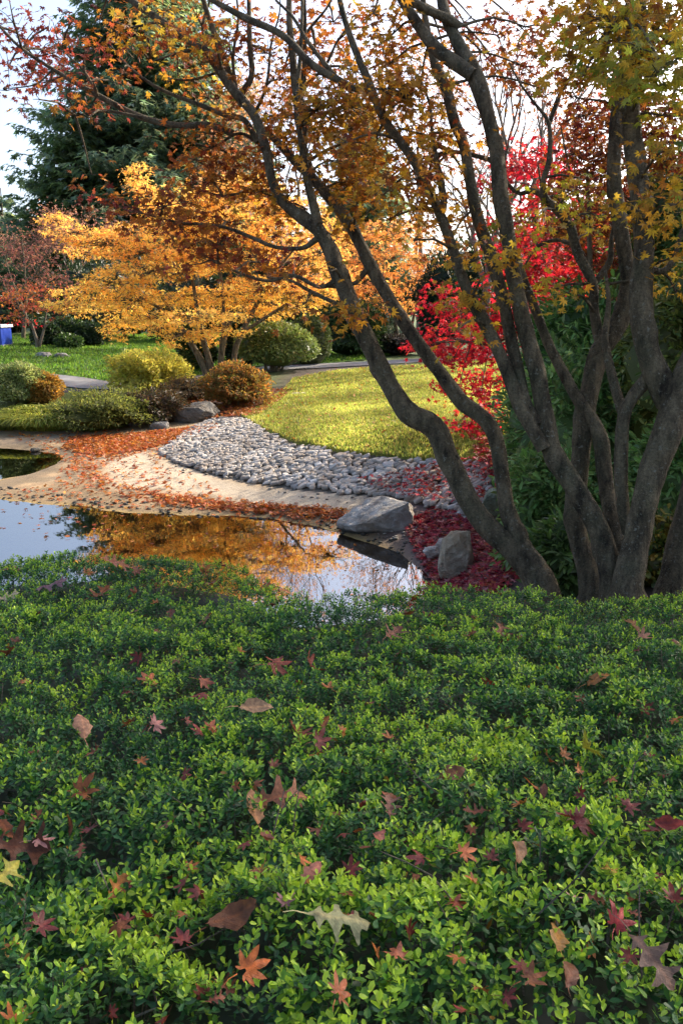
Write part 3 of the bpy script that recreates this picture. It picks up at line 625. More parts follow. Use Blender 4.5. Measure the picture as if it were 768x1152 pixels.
# thick maple at the right
J = [(702, 700, 72), (706, 650, 68), (716, 606, 62), (730, 540, 64), (750, 484, 70), (765, 440, 66), (790, 380, 58), (815, 300, 50), (830, 200, 40), (845, 80, 30), (855, -60, 20)]
K = [(752, 455, 44), (742, 430, 44), (727, 390, 41), (720, 335, 38), (724, 281, 37), (722, 227, 36), (718, 205, 35), (709, 130, 32), (714, 85, 27), (718, 40, 22), (722, -20, 18)]
K1 = [(722, 300, 10), (745, 305, 8), (758, 290, 7), (766, 262, 6), (785, 240, 4)]
K2 = [(715, 90, 10), (735, 40, 8), (742, 10, 7), (735, -25, 6)]
K3 = [(830, 120, 10), (790, 75, 8), (755, 50, 6), (735, 32, 5), (715, 18, 4), (690, 20, 3)]
Hs = [(703, 660, 34), (698, 620, 33), (686, 575, 33), (679, 530, 34), (676, 498, 34), (668, 475, 30), (652, 452, 27), (636, 425, 25), (620, 395, 24), (601, 346, 22), (588, 310, 16), (575, 270, 10), (566, 230, 6)]
Is = [(706, 600, 22), (700, 570, 24), (698, 525, 25), (701, 470, 27), (712, 445, 27), (726, 428, 25), (740, 400, 22)]
I1 = [(702, 470, 15), (695, 449, 14), (685, 411, 12), (680, 380, 9), (684, 340, 6), (680, 300, 4)]
J = wid(J, .55); K = wid(K, .74); Hs = wid(Hs, .58); Is = wid(Is, .66)
cl4 = []
add(cl4, OLIVE+GOLD+RUSTG, 5.0, (690, 30, 40, 18, 1.3), (730, 20, 40, 18, 1.5), (700, 70, 36, 14, 1.4), (755, 45, 26, 18, 1.3), (650, 30, 26, 16, 1.0), (670, 55, 28, 14, 1.2), (640, 60, 18, 14, .8), (745, 130, 22, 12, 1.2), (755, 165, 18, 12, 1.1), (745, 200, 22, 12, 1.0), (760, 230, 14, 14, 1.1), (665, 8, 30, 10, 1.2))
add(cl4, GREENO, 4.6, (700, 90, 26, 10, 1.4), (745, 75, 26, 12, 1.6), (720, 55, 26, 10, 1.2), (680, 75, 18, 9, 1.1), (760, 100, 15, 10, 1.3), (725, 100, 20, 7, 1.1))
add(cl4, GOLD, 5.2, (742, 250, 20, 16, .9), (755, 290, 16, 14, .9), (740, 225, 16, 12, .8), (760, 330, 12, 14, .8), (735, 320, 8, 14, .5), (700, 20, 20, 8, 1), (656, 85, 16, 12, 1.0))
add(cl4, RUST, 5.6, (640, 90, 18, 14, 1.2), (648, 110, 14, 12, .9), (660, 10, 20, 10, .8), (630, 45, 16, 12, .8), (665, 85, 14, 8, .9))
maple("maple_tree", "thick trunked maple with pale lichen patches leaning to the right",
      [L(J, 4.75, 5.2, 16, "trunk"), L(K, 4.95, 5.3, 14), L(K1, 5.1, 5.4), L(K2, 5.2, 5.0), L(K3, 5.1, 4.9), L(Hs, 5.0, 5.9, 12), L(Is, 4.95, 5.05, 10), L(I1, 5.1, 5.5)], cl4, (706, 650), 4.75, GRP, mossz=1.5, size=.046, dens=.062)
Ls = [(752, 700, 34), (756, 650, 32), (766, 600, 30), (780, 540, 28), (800, 440, 24), (810, 330, 18), (805, 200, 10)]
maple("maple_tree", "narrow maple stem only just showing at the right edge beside the thick trunk", [L(Ls, 5.1, 5.4, 12, "trunk")],
      [(790, 300, 20, 15, GOLD, 5.3), (800, 210, 20, 15, GOLD, 5.3)], (756, 650), 5.1, GRP)

# ------------------------------------------------------------------ big orange maple across the pond
def far_maple(name, label, stems, limbs, clumps, base, Y, size, tmpl, per, dens, subr, mat=BARK, twr=.012, group=None, flat=.4, droop=.5, var=.2):
    b = at(*base, Y); b[2] = ground_z(b[0], b[1])
    t = thing(name, label, "tree", b, group)
    ps = [pxpath(s, Y, Y+R.uniform(-.3, .3)) for s in stems]
    for q in ps:
        q[0][0][2] = min(q[0][0][2], ground_z(q[0][0][0], q[0][0][1])-.05)
        stem_part("trunk", [q], t, mat, 8, .2, .1)
    lp = [pxpath(s, Y, Y+R.uniform(-1.2, 1.2)) for s in limbs]
    for q in lp: stem_part("limb", [q], t, mat, 6, .25, .05)
    mb, tw = MB(), MB()
    cl = []
    for c in clumps: cl.append((c[0], c[1], c[2], c[3], c[4], Y+(c[5] if len(c) > 5 else R.uniform(-1.6, 1.6)), c[6] if len(c) > 6 else 1))
    clump_leaves(mb, tw, cl, samples(ps+lp), tmpl, size, per=per, dens=dens, subr=subr, twr=twr, flat=flat, droop=droop, var=var)
    mb.build("crown", MAPLE, t); tw.build("twigwork", mat, t, smooth=True)
    return t
oc = []
for e in ((62, 254, 16, 8), (88, 268, 28, 10), (120, 280, 34, 12), (150, 268, 32, 11), (100, 290, 20, 8), (155, 205, 9, 16, .7), (165, 222, 14, 14, .9), (185, 238, 26, 14), (160, 290, 40, 12)):
    oc.append((e[0], e[1], e[2], e[3], ORANGE+YELLOW, R.uniform(-2, 1), 1))
for e in ((215, 235, 34, 18), (205, 265, 42, 16), (245, 262, 46, 20), (175, 305, 50, 14), (215, 298, 50, 16), (262, 295, 48, 18), (130, 318, 40, 11), (95, 330, 30, 9), (155, 338, 44, 11), (205, 335, 48, 13), (255, 332, 48, 14), (300, 325, 42, 16),
          (75, 345, 24, 8), (120, 350, 36, 9), (170, 358, 34, 9), (225, 357, 40, 10), (280, 352, 40, 9), (130, 374, 12, 12), (145, 362, 20, 8), (205, 375, 22, 10), (235, 380, 14, 10), (255, 372, 22, 7), (320, 348, 34, 8), (350, 332, 28, 12), (190, 385, 8, 8), (180, 370, 16, 8)):
    oc.append((e[0], e[1], e[2], e[3], YELLOW, R.uniform(-2.2, 1.8), 1))
for e in ((290, 240, 40, 18), (315, 270, 40, 18), (345, 295, 36, 20), (330, 245, 34, 16), (280, 215, 30, 12), (370, 270, 30, 18), (260, 225, 36, 14), (380, 310, 20, 14), (335, 320, 28, 12)):
    oc.append((e[0], e[1], e[2], e[3], YELLOW+ORANGE, R.uniform(-1, 2.2), 1))
far_maple("maple_tree", "wide spreading golden orange maple with several trunks standing across the pond",
    [[(236, 424, 11), (226, 405, 9), (216, 388, 8), (204, 368, 6)], [(240, 424, 11), (234, 400, 8), (228, 380, 7), (222, 350, 5)], [(248, 424, 9), (249, 400, 9), (252, 380, 8), (262, 350, 6)], [(262, 420, 9), (264, 398, 8), (272, 375, 7), (290, 340, 5)]],
    [[(216, 388, 6), (195, 360, 5), (160, 335, 4), (110, 318, 2)], [(204, 368, 5), (175, 325, 4), (140, 300, 3), (85, 270, 2)], [(222, 350, 5), (215, 310, 4), (195, 270, 3), (165, 215, 2)], [(252, 380, 5), (250, 320, 4), (240, 270, 3), (250, 230, 2)], [(290, 340, 5), (315, 300, 4), (340, 270, 2)], [(272, 375, 5), (310, 350, 4), (350, 325, 2)]],
    [(a[0], a[1]-(6 if a[1] < 300 else 0), a[2]*1.1, a[3]*.78, *a[4:]) for a in oc], (248, 424), 26.5, .095, PALM3, 16, .70, .15, droop=.25, flat=.3, var=.12)

def mk(pal_, lst, d=1): return [(a[0], a[1], a[2], a[3], pal_, (a[4] if len(a) > 4 else R.uniform(-1, 1)), d) for a in lst]
far_maple("maple_tree", "small pink and orange maple with a pale forked trunk at the far left",
    [[(43, 396, 6), (42, 385, 5), (36, 365, 3)], [(43, 392, 5), (50, 370, 3)]], [], mk(PINKR+RUST, [(20, 345, 22, 9), (55, 340, 24, 9), (40, 330, 24, 8), (15, 355, 14, 6), (75, 350, 18, 7), (10, 330, 16, 12), (60, 322, 18, 8)])+mk(CRIM, [(30, 364, 11, 5)]), (43, 398), 37, .14, PALM3, 12, .24, .25, BARKG)
far_maple("maple_tree", "dull purple red maple losing its leaves below the conifers at the far left",
    [[(25, 395, 6), (28, 360, 5), (30, 330, 3)]], [[(28, 350, 3), (12, 310, 2), (5, 285, 1)], [(30, 330, 3), (45, 300, 2), (60, 275, 1)], [(29, 335, 3), (28, 300, 2), (25, 270, 1)]],
    mk([(.22, .07, .07), (.30, .12, .08), (.18, .08, .08)], [(25, 300, 26, 16), (10, 325, 20, 14), (50, 305, 24, 14), (30, 275, 20, 12), (65, 320, 16, 10), (8, 290, 12, 10)], .75), (25, 397), 44, .17, PALM3, 10, .22, .35, BARK)
far_maple("maple_tree", "peach orange maple glowing beyond the path between the dark stems",
    [[(447, 396, 7), (446, 375, 6), (440, 345, 4)], [(455, 396, 5), (462, 370, 4), (470, 335, 3)]], [[(440, 345, 3), (425, 310, 2), (410, 280, 1)], [(470, 335, 3), (480, 300, 2)]],
    mk(PEACH+ORANGE, [(420, 265, 26, 12), (450, 262, 30, 14), (440, 290, 40, 14), (405, 295, 28, 14), (475, 295, 24, 14), (420, 320, 36, 12), (460, 318, 34, 12), (390, 330, 26, 12), (470, 340, 22, 8), (435, 345, 28, 8), (385, 275, 20, 14), (495, 320, 14, 14), (490, 265, 18, 12), (360, 310, 20, 14)]), (450, 398), 37, .17, PALM3, 14, .28, .25)
far_maple("maple_tree", "tall peach and tan tree thinning out high behind the golden maple",
    [[(225, 400, 6), (223, 340, 5), (220, 280, 4), (215, 200, 2)]], [[(222, 290, 3), (200, 240, 2), (190, 200, 1)], [(221, 260, 3), (240, 220, 2), (250, 180, 1)], [(223, 320, 3), (250, 270, 2), (270, 230, 1)]],
    mk([(.55, .26, .12), (.5, .30, .16), (.6, .22, .08)], [(250, 205, 26, 14), (225, 220, 24, 12), (270, 230, 30, 14), (205, 235, 16, 10), (300, 215, 20, 12), (245, 240, 26, 12)], .55), (225, 400), 40, .18, PALM3, 10, .22, .3)

# crimson maple on the right of the lawn
rc = mk(CRIM, [(500, 345, 22, 10), (520, 370, 34, 12), (545, 395, 34, 12), (485, 388, 22, 9), (510, 402, 30, 10), (545, 360, 28, 10), (570, 380, 30, 12), (500, 328, 18, 7), (515, 440, 24, 6), (540, 444, 20, 6), (548, 465, 24, 6), (520, 478, 24, 8), (545, 482, 20, 6), (512, 495, 16, 6), (560, 430, 16, 10), (530, 425, 28, 6)])
rc += mk(CRIM, [(600, 345, 34, 12), (630, 315, 34, 12), (600, 300, 30, 12), (640, 290, 30, 12), (575, 320, 26, 12), (610, 270, 34, 12), (640, 255, 26, 12), (585, 250, 28, 12), (615, 225, 34, 10), (590, 190, 30, 10), (620, 185, 32, 10), (600, 170, 28, 8), (640, 200, 26, 8), (570, 205, 20, 8), (640, 340, 26, 10), (660, 300, 20, 12), (610, 320, 30, 10), (570, 285, 24, 12)])
far_maple("maple_tree", "crimson maple with bright red layers hanging over the lawn and the cobbles",
    [[(600, 520, 14), (595, 480, 12), (598, 430, 10), (605, 380, 9), (610, 330, 7), (612, 280, 5)], [(608, 520, 12), (625, 460, 10), (640, 400, 8), (645, 330, 6)]],
    [[(596, 470, 6), (570, 455, 5), (540, 455, 3), (510, 480, 2)], [(600, 420, 6), (570, 395, 5), (530, 385, 3), (490, 385, 2)], [(606, 370, 6), (580, 340, 4), (540, 345, 3), (500, 335, 2)], [(612, 280, 5), (610, 230, 4), (605, 185, 2)]],
    rc, (602, 520), 13.5, .07, PALM5, 9, .24, .15, BARK, .006)
far_maple("maple_tree", "rust brown maple screening the sky behind the crimson one",
    [[(668, 500, 12), (668, 420, 10), (665, 340, 8), (662, 260, 6), (660, 190, 4)]],
    [[(664, 300, 5), (640, 260, 3), (615, 230, 2)], [(661, 240, 4), (685, 200, 3), (700, 150, 2)], [(662, 260, 4), (640, 190, 3), (630, 140, 2)]],
    mk(RUST+MAROON, [(660, 130, 20, 10), (665, 155, 24, 10), (650, 175, 24, 10), (680, 175, 20, 10), (660, 200, 28, 10), (640, 215, 22, 8), (680, 215, 20, 10), (665, 240, 26, 10), (650, 260, 28, 10), (685, 260, 18, 10), (660, 285, 26, 10), (635, 240, 20, 8), (625, 262, 22, 8), (680, 135, 20, 10), (700, 120, 20, 10), (730, 150, 24, 12), (745, 180, 22, 10), (735, 205, 24, 10), (645, 150, 16, 8), (690, 300, 20, 8), (730, 250, 18, 10), (690, 95, 20, 10), (720, 120, 24, 10), (760, 130, 20, 12)], 1.0),
    (668, 500), 11, .06, PALM5, 9, .32, .14, BARK, .006)

# ------------------------------------------------------------------ conifers far behind
def conifer(label, px, Y, top, R0, n, cols, low=.12, sz=1.15, seed=1):
    X = at(px, 300, Y)[0]; b = np.array([X, Y, ground_z(X, Y)]); t = thing("conifer_tree", label, "tree", b, "conifers far behind the garden")
    hgt = top-b[2]
    stem_part("trunk", [([b-[0, 0, .3], b+[0, 0, hgt*.5], b+[.2, 0, hgt*.98]], [hgt*.017, hgt*.010, .06])], t, BARKC, 8, 1.5, .1)
    mb, tw = MB(), MB()
    for i in range(n):
        f = low+(1-low)*(1-math.sqrt(1-(i+.5)/n))**.9; a = R.uniform(0, 6.283)
        ln = R0*((1-f)**.8*1.05+.02)*R.uniform(.55, 1.12); z0 = b[2]+hgt*f
        k = 7; s = np.linspace(0, 1, k); dr = R.uniform(.18, .42)
        pth = np.stack([b[0]+math.cos(a)*ln*s, b[1]+math.sin(a)*ln*s, z0+ln*(-dr*s+.22*s**3.0)], 1)
        tube(tw, pth, np.linspace(.02+.006*ln, .02, k), 1.2, 4)
        m_ = int(10+ln*6); u = R.uniform(.12, 1, m_)**.75
        P = np.stack([np.interp(u, s, pth[:, j]) for j in range(3)], 1)
        dirv = np.array([math.cos(a), math.sin(a), -.1]); side = np.array([-math.sin(a), math.cos(a), 0])
        sg = R.choice([-1, 1], m_)[:, None]
        Xd = dirv*R.uniform(.3, 1, (m_, 1))+side*sg*R.uniform(.2, 1.0, (m_, 1))+np.array([0, 0, -.35])+rnd(m_, .22)
        P = P+side*sg*R.uniform(0, .13, (m_, 1))*ln*(1-u[:, None]*.7)+rnd(m_, .12)
        S = sz*(1.25-.5*u)*R.uniform(.6, 1.3, m_)
        leaves(mb, SPRAY, P, Xd, np.array([0, 0, 1.])+rnd(m_, .35), S, pal(m_, cols, .22))
    mb.build("crown", CONIF, t); tw.build("branchwork", BARKC, t)
    return t
SPRAY = T([(0, 0, 0), (.35, .10, .0), (.62, .30, -.06), (.6, .06, -.04), (1, 0, -.12), (.6, -.06, -.04), (.62, -.30, -.06), (.35, -.10, 0)], [(0, 3, 2, 1), (0, 5, 4, 3), (0, 7, 6, 5)])
CC = [(.15, .22, .16), (.21, .28, .17), (.31, .36, .18), (.12, .18, .15)]
CL = [(.14, .20, .08), (.18, .23, .09), (.09, .14, .08)]
conifer("largest dark blue green conifer with drooping boughs at the upper left", 178, 105, 56, 20, 900, CC, sz=1.5)
conifer("lower yellowish green conifer at the left foot of the biggest one", 95, 96, 25, 12, 420, CL, sz=1.3)
conifer("greyish conifer showing in gaps behind the middle maples", 405, 120, 34, 11, 420, CC, sz=1.4)
conifer("small conifer with light tips above the golden maple", 245, 100, 24, 7, 150, CL)
conifer("dark low conifer furthest left behind the red maple", 8, 120, 20, 9, 300, CC, sz=1.4)

# bare twiggy trees against the sky
def bare(label, px, py, Y, top_py, spread, lv=5, n0=3, seed=0, leafcols=None, w0=7):
    b = at(px, py, Y); b[2] = ground_z(b[0], b[1]); t = thing("bare_tree", label, "tree", b, "bare trees against the sky")
    top = at(px, top_py, Y)[2]; mb = MB(); tr = MB(); tips = []
    rs = np.random.RandomState(seed)
    hh = top-b[2]; r0 = w0/2/ppm(Y)
    def grow(m_, p, d, ln, r, l):
        q = p+d*ln; mid = (p+q)/2+rs.normal(0, .05, 3)*ln
        tube(m_, [p, mid, q], [r, r*.8, r*.6], max(.15, ln/3), 6 if l < 2 else 4, (0, 0, 0))
        if l >= lv: tips.append(q); return
        for i in range(n0 if l < 2 else rs.randint(2, 4)):
            nd = norm(d*.9+rs.normal(0, spread, 3)*np.array([1, .8, .5])+np.array([0, 0, .22])); grow(mb, q if i else (p*.35+q*.65), nd, ln*rs.uniform(.6, .82), r*.56, l+1)
    grow(tr, b-[0, 0, .1], np.array([0, 0, 1.]), hh*.3, r0, 0)
    tr.build("trunk", BARKG, t, smooth=True); mb.build("branchwork", BARKG, t, smooth=True)
    if leafcols:
        lb = MB(); tp = np.array(tips); n = len(tp)*7; P = tp[R.choice(len(tp), n)]+rnd(n, .4)
        leaves(lb, PALM3, P, rnd(n), np.array([0, 0, 1.])+rnd(n, .6), np.full(n, .16), pal(n, leafcols)); lb.build("crown", MAPLE, t)
bare("bare pale tree with upright twigs between the two right hand trunks", 610, 400, 30, 20, .42, 6, 3, 3, w0=16)
bare("bare tree with a few tan leaves behind the middle stems", 470, 400, 45, 10, .45, 6, 3, 5, [(.5, .25, .15), (.4, .18, .10)], 8)
bare("bare grey brown tree behind the golden maple top", 330, 400, 50, 30, .45, 6, 3, 8, [(.5, .25, .15), (.45, .2, .10)], 8)
bare("twiggy grey tree low on the left below the conifer boughs", 88, 398, 50, 215, .5, 6, 3, 11, [(.3, .14, .12), (.25, .12, .1)], 5)
bare("bare tree half hidden by the forking maple", 545, 402, 38, 30, .42, 6, 3, 15, [(.45, .15, .08)], 13)

# ------------------------------------------------------------------ shrubs, far to near
DK = [(.022, .042, .016), (.032, .058, .02), (.045, .07, .025)]
GRN = [(.04, .085, .02), (.06, .115, .025), (.08, .13, .03)]
fs = "clipped dark shrubs along the far lawn"
shrub("shrub", "small rounded clipped shrub leftmost of the far row beside the pink maple", "shrub", 55, 400, 34, 24, DK, 1500, .16, Y=39, group=fs)
shrub("shrub", "round topped sunlit shrub standing behind the far row of clipped ones", "shrub", 79, 399, 34, 26, GRN+DK, 1500, .16, Y=40, group=fs)
shrub("shrub", "low clipped ball shrub in front of the round topped one", "shrub", 79, 403, 26, 14, GRN, 1200, .12, Y=37.5, group=fs)
shrub("shrub", "dark clipped shrub at the right end of the far row", "shrub", 107, 402, 38, 24, DK, 1600, .16, Y=39.5, group=fs)
for i, (x, y, w, h, Y, lab) in enumerate(((150, 400, 80, 52, 46, "large dark evergreen bush under the left boughs of the golden maple"), (205, 402, 50, 44, 44, "dark evergreen bush seen between the golden maple boughs and far lawn"), (95, 400, 70, 60, 50, "dark evergreen behind the clipped row at the far left"), (20, 400, 60, 40, 52, "dark bush behind the blue kiosk"), (320, 404, 70, 52, 46, "dark bush behind the clipped round hedge"), (365, 403, 60, 48, 48, "broad dark green bush beyond the grey path"), (545, 404, 60, 60, 45, "dark bush behind the crimson maple"))):
    shrub("evergreen_bush", lab, "bush", x, y, w, h, DK, 2600, .26, LONG, Y=Y, rough=.25)
shrub("evergreen_bush", "mid green leafy bush with large leaves beside the path", "bush", 393, 408, 80, 56, GRN+DK, 4200, .2, LONG, Y=35, rough=.2)
shrub("evergreen_bush", "greyish variegated bush rising behind the leaning stem", "bush", 418, 404, 44, 62, [(.16, .2, .13), (.1, .15, .09), (.06, .1, .06)], 2600, .17, LONG, Y=36.5, rough=.15)
shrub("evergreen_bush", "slim dark green conifer shaped bush right of the peach maple", "bush", 492, 402, 42, 92, [(.02, .04, .022), (.03, .055, .03)], 4000, .2, LONG, Y=33, rough=.15)
shrub("evergreen_bush", "low dark bush under the peach maple", "bush", 450, 402, 60, 22, [(.04, .03, .03), (.05, .05, .03)], 1800, .16, LONG, Y=36, rough=.2)
shrub("clipped_bush", "smooth round clipped hedge ball behind the light green bush", "bush", 348, 413, 48, 50, [(.09, .12, .03), (.12, .15, .04), (.07, .10, .025)], 7000, .07, LEAF, Y=31, rough=.04, tight=.2, core=.93)
shrub("clipped_bush", "light green rounded bush lifted on bare dark stems beside the golden maple", "bush", 312, 414, 88, 48, [(.20, .26, .07), (.28, .33, .11), (.13, .19, .05)], 5000, .12, LEAF, Y=28.5, rough=.10, tight=.35, lift=1)
t = thing("small_tree", "short dark multi stemmed trunk holding up the light green bush", "trunk", gnd(306, 436)) if False else None
mbx = MB()
bpy_bush = [o for o in C.objects if o.get("label", "").startswith("light green rounded bush")][0]
for x0, x1 in ((303, 298), (306, 305), (309, 315), (305, 310)):
    p0 = at(x0, 434, 28.3); p0[2] = ground_z(p0[0], p0[1])-.05
    tube(mbx, [p0, at((x0+x1)/2+R.uniform(-2, 2), 420, 28.3), at(x1, 405, 28.4)], [.07, .06, .05], .2, 7, (0, 0, 0))
mbx.build("trunk", BARK, bpy_bush, smooth=True)
shrub("evergreen_bush", "dark green bush filling the gap behind the golden maple trunks", "bush", 222, 418, 40, 40, DK+GRN, 2500, .14, Y=29.5)
shrub("evergreen_bush", "dark shrub between the golden maple trunks and light green bush", "bush", 274, 420, 40, 52, DK, 2500, .14, Y=29.6)
shrub("shrub", "yellow green feathery shrub left of the golden maple trunks", "shrub", 167, 446, 76, 44, [(.56, .50, .09), (.48, .44, .08), (.60, .50, .12), (.34, .33, .07)], 9000, .10, RHOMB, rough=.32, tight=.9, core=.6, mat=GRASSM)
shrub("shrub", "reddish brown low shrub in front of the golden maple trunks", "shrub", 267, 458, 72, 42, [(.30, .13, .035), (.20, .13, .035), (.14, .16, .035), (.36, .15, .035)], 8000, .085, RHOMB, rough=.2, tight=.8, core=.7, mat=GRASSM)
shrub("shrub", "grey green mounded shrub at the left edge", "shrub", 24, 456, 66, 46, [(.28, .33, .12), (.20, .25, .08), (.36, .38, .17)], 8000, .085, RHOMB, rough=.14, tight=.6, mat=GRASSM)
shrub("shrub", "small orange brown shrub tucked against the grey green mound", "shrub", 47, 456, 46, 32, [(.42, .20, .04), (.34, .20, .045), (.26, .18, .04)], 6000, .075, RHOMB, rough=.2, tight=.7, mat=GRASSM)
shrub("shrub", "dark green creeping shrub hanging over the beach edge", "shrub", 120, 482, 100, 36, [(.14, .17, .04), (.22, .22, .05), (.10, .11, .03)], 7000, .08, LONG, rough=.32, mat=GRASSM, tight=.8)
shrub("shrub", "dark reddish creeping shrub around the boulder by the beach", "shrub", 172, 476, 66, 32, [(.08, .05, .025), (.05, .055, .02), (.12, .06, .025)], 5000, .08, LONG, rough=.3, tight=.9)
shrub("shrub", "small low plants left of the boulder top", "shrub", 205, 450, 66, 20, [(.12, .08, .03), (.07, .06, .025), (.16, .08, .03)], 3500, .08, LONG, rough=.3, tight=.9)
# grass clump with arching blades
def blades(name, label, px, py, w, n, ln, cols):
    b = gnd(px, py); t = thing(name, label, "grass clump", b); k = ppm(b[1]); mb = MB()
    a = R.uniform(0, 6.28, n); rr = np.sqrt(R.uniform(0, 1, n))*w/2/k; P = b+np.stack([np.cos(a)*rr, np.sin(a)*rr*.7, .05+0*a], 1)
    P[:, 2] = H(P[:, 0], P[:, 1])
    d = np.stack([np.cos(a+R.normal(0, .9, n))*.55, np.sin(a+R.normal(0, .9, n))*.55-.15, np.ones(n)], 1)
    sd = np.stack([-d[:, 1], d[:, 0], 0*a], 1); sd = norm(sd)*.014; L_ = ln*R.uniform(.6, 1.25, n)[:, None]
    q1 = P+d*L_*.55; q2 = q1+(d*np.array([1.5, 1.5, .1])+np.array([0, 0, -.12]))*L_*.5; q3 = q2+(d*np.array([1.2, 1.2, 0])-np.array([0, 0, .55]))*L_*.35
    v = np.stack([P-sd, P+sd, q1-sd, q1+sd, q2-sd*.8, q2+sd*.8, q3-sd*.15, q3+sd*.15], 1); f = np.array([(0, 1, 3, 2), (2, 3, 5, 4), (4, 5, 7, 6)])[None]+(np.arange(n)*8)[:, None, None]
    mb.add(v.reshape(-1, 3), f.reshape(-1, 4), np.repeat(pal(n, cols), 8, 0)); mb.build("foliage", GRASSM, t); return t
blades("grass_clump", "yellow green clump of arching grass at the beach edge", 55, 478, 84, 3600, .5, [(.30, .33, .05), (.20, .25, .04), (.40, .38, .08)])
blades("grass_clump", "darker arching grass at the foot of the grey green mound", 10, 480, 50, 1200, .42, [(.12, .15, .03), (.2, .22, .04)])

for i, (x, w, h, Y, lab) in enumerate(((120, 120, 60, 60, "far dark evergreen mass left of the golden maple trunk"), (240, 110, 70, 58, "far dark evergreen mass straight behind the golden maple trunks"), (340, 100, 78, 60, "far dark evergreen mass right of the golden maple"), (420, 90, 60, 62, "far dark evergreen mass behind the variegated bush"), (510, 110, 84, 56, "far dark evergreen mass behind the crimson maple boughs"), (600, 120, 110, 50, "tall dark evergreen mass behind the right hand trunks"), (720, 160, 160, 40, "tall dark evergreen mass deepest at the right"))):
    shrub("evergreen_bush", lab, "bush", x, 402, w, h, DK+[(.05, .06, .03)], 3600, .4, LONG, Y=Y, rough=.3)
# right side evergreens
RH = [(.10, .20, .05), (.15, .27, .07), (.21, .33, .09), (.17, .21, .06)]
shrub("rhododendron", "dark glossy broad leaved bush right of the leaning maple base", "bush", 620, 660, 120, 160, RH, 4200, .10, LONG, Y=7.6, rough=.25, tight=.8, lift=1)
shrub("rhododendron", "dense broad leaved bush behind the elbow stem", "bush", 650, 600, 190, 210, RH, 7500, .105, LONG, Y=9.2, rough=.25, tight=.8, lift=1)
shrub("rhododendron", "bright green bush of narrow leaves behind the middle trunks", "bush", 650, 480, 130, 140, [(.09, .19, .04), (.13, .24, .05), (.065, .13, .035)], 4200, .12, LONG, Y=10.2, rough=.25, tight=.8, lift=1)
shrub("rhododendron", "dark leafy bush behind the thick lichen trunk", "bush", 770, 640, 160, 180, RH, 5200, .10, LONG, Y=7.2, rough=.25, tight=.8, lift=1)
shrub("rhododendron", "olive leaved bush above the dark one at the right edge", "bush", 765, 500, 150, 190, [(.14, .17, .03), (.21, .20, .04), (.09, .13, .03)], 4600, .10, LONG, Y=8.6, rough=.3, tight=.9, lift=1)
shrub("rhododendron", "small fine leaved bush beside the leaning maple stem and lawn", "bush", 597, 545, 60, 90, [(.04, .07, .02), (.06, .09, .025)], 2400, .08, LONG, Y=10.8, rough=.25, tight=.8, lift=1)
shrub("rhododendron", "low sprouting bush with small yellow leaves at the thick trunk foot", "bush", 740, 665, 90, 90, [(.10, .14, .03), (.2, .2, .03), (.05, .09, .02), (.35, .2, .03)], 1500, .07, LEAF, Y=6.2, rough=.3, tight=.9, lift=1)
shrub("rhododendron", "tall evergreen bush showing high between the thick trunk and right edge", "bush", 760, 430, 160, 210, RH+GRN, 4600, .14, LONG, Y=11.5, rough=.3, tight=.8, lift=1)
shrub("rhododendron", "low broad leaved bush between the leaning maple base and the mossy stem", "bush", 636, 672, 90, 90, [(.08, .14, .035), (.11, .18, .04), (.06, .11, .03)], 1200, .10, LONG, Y=6.1, rough=.3, tight=.9, lift=1)
# evergreens added out of view beyond the right edge to shade the hedge and trunks
def evergreen(label, x, y, h, rx, n):
    b = np.array([x, y, ground_z(x, y)]); t = thing("shade_evergreen_tree", label, "tree", b)
    stem_part("trunk", [([b-[0, 0, .2], b+[0, .1, h*.5], b+[.1, 0, h*.9]], [.22, .16, .05])], t, BARK, 10, .3, .1)
    mb = MB(); k = 46
    cz_ = norm(rnd(k))*R.uniform(.5, 1, (k, 1))*np.array([rx, rx, h*.42])+b+[0, 0, h*.55]
    i = R.choice(k, n); P = cz_[i]+rnd(n, rx*.20); d = norm(P-(b+[0, 0, h*.5]))
    leaves(mb, LONG, P, d+rnd(n, .5), d*.6+np.array([0, 0, .8])+rnd(n, .4), .17*R.uniform(.7, 1.3, n), pal(n, RH+GRN))
    mb.build("crown", EVERG, t)
evergreen("tall unseen evergreen tree added just past the right edge to shade the trunks", 6.6, 8.2, 9.5, 2.3, 15000)
evergreen("second unseen evergreen tree added for shade further off past the right edge", 8.6, 13.0, 9.0, 2.6, 12000)
evergreen("broad unseen evergreen added for shade standing nearest past the right edge", 8.2, 7.2, 9.0, 1.9, 12000)

# ------------------------------------------------------------------ boulders
def rock(name, label, c, rad, planes, rot=0, seed=1, tint=(1, 1, 1), moss=0, rough=.05, group=None):
    v, f = QS20; v = v.copy()
    v = v*(1+.25*noise3(v, 1.3, seed)[:, None])
    rp_ = np.random.RandomState(seed+50); planes = list(planes)+[(q, rp_.uniform(.66, .86)) for q in norm(rp_.normal(0, 1, (12, 3))) if q[2] > -.5]
    for n, d in planes:
        n = np.array(n, float); n /= np.linalg.norm(n); e = np.maximum(v@n-d, 0); v = v-e[:, None]*n*.95
    v = v+norm(v)*(rough*1.5*noise3(v, 3, seed+3)+rough*.9*noise3(v, 8, seed+5))[:, None]
    st = np.sin((v[:, 2]*5+v[:, 0]*2.2)*3+noise3(v, 2, seed+8)*5); v = v*(1-.018*np.maximum(0, st-.6)/.4)[:, None]
    v = v*np.array(rad); cr, sr = math.cos(rot), math.sin(rot); v = np.stack([v[:, 0]*cr-v[:, 1]*sr, v[:, 0]*sr+v[:, 1]*cr, v[:, 2]], 1)
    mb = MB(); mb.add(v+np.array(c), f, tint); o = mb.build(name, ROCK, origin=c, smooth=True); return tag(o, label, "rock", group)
c = gnd(432, 603); c[2] = .22
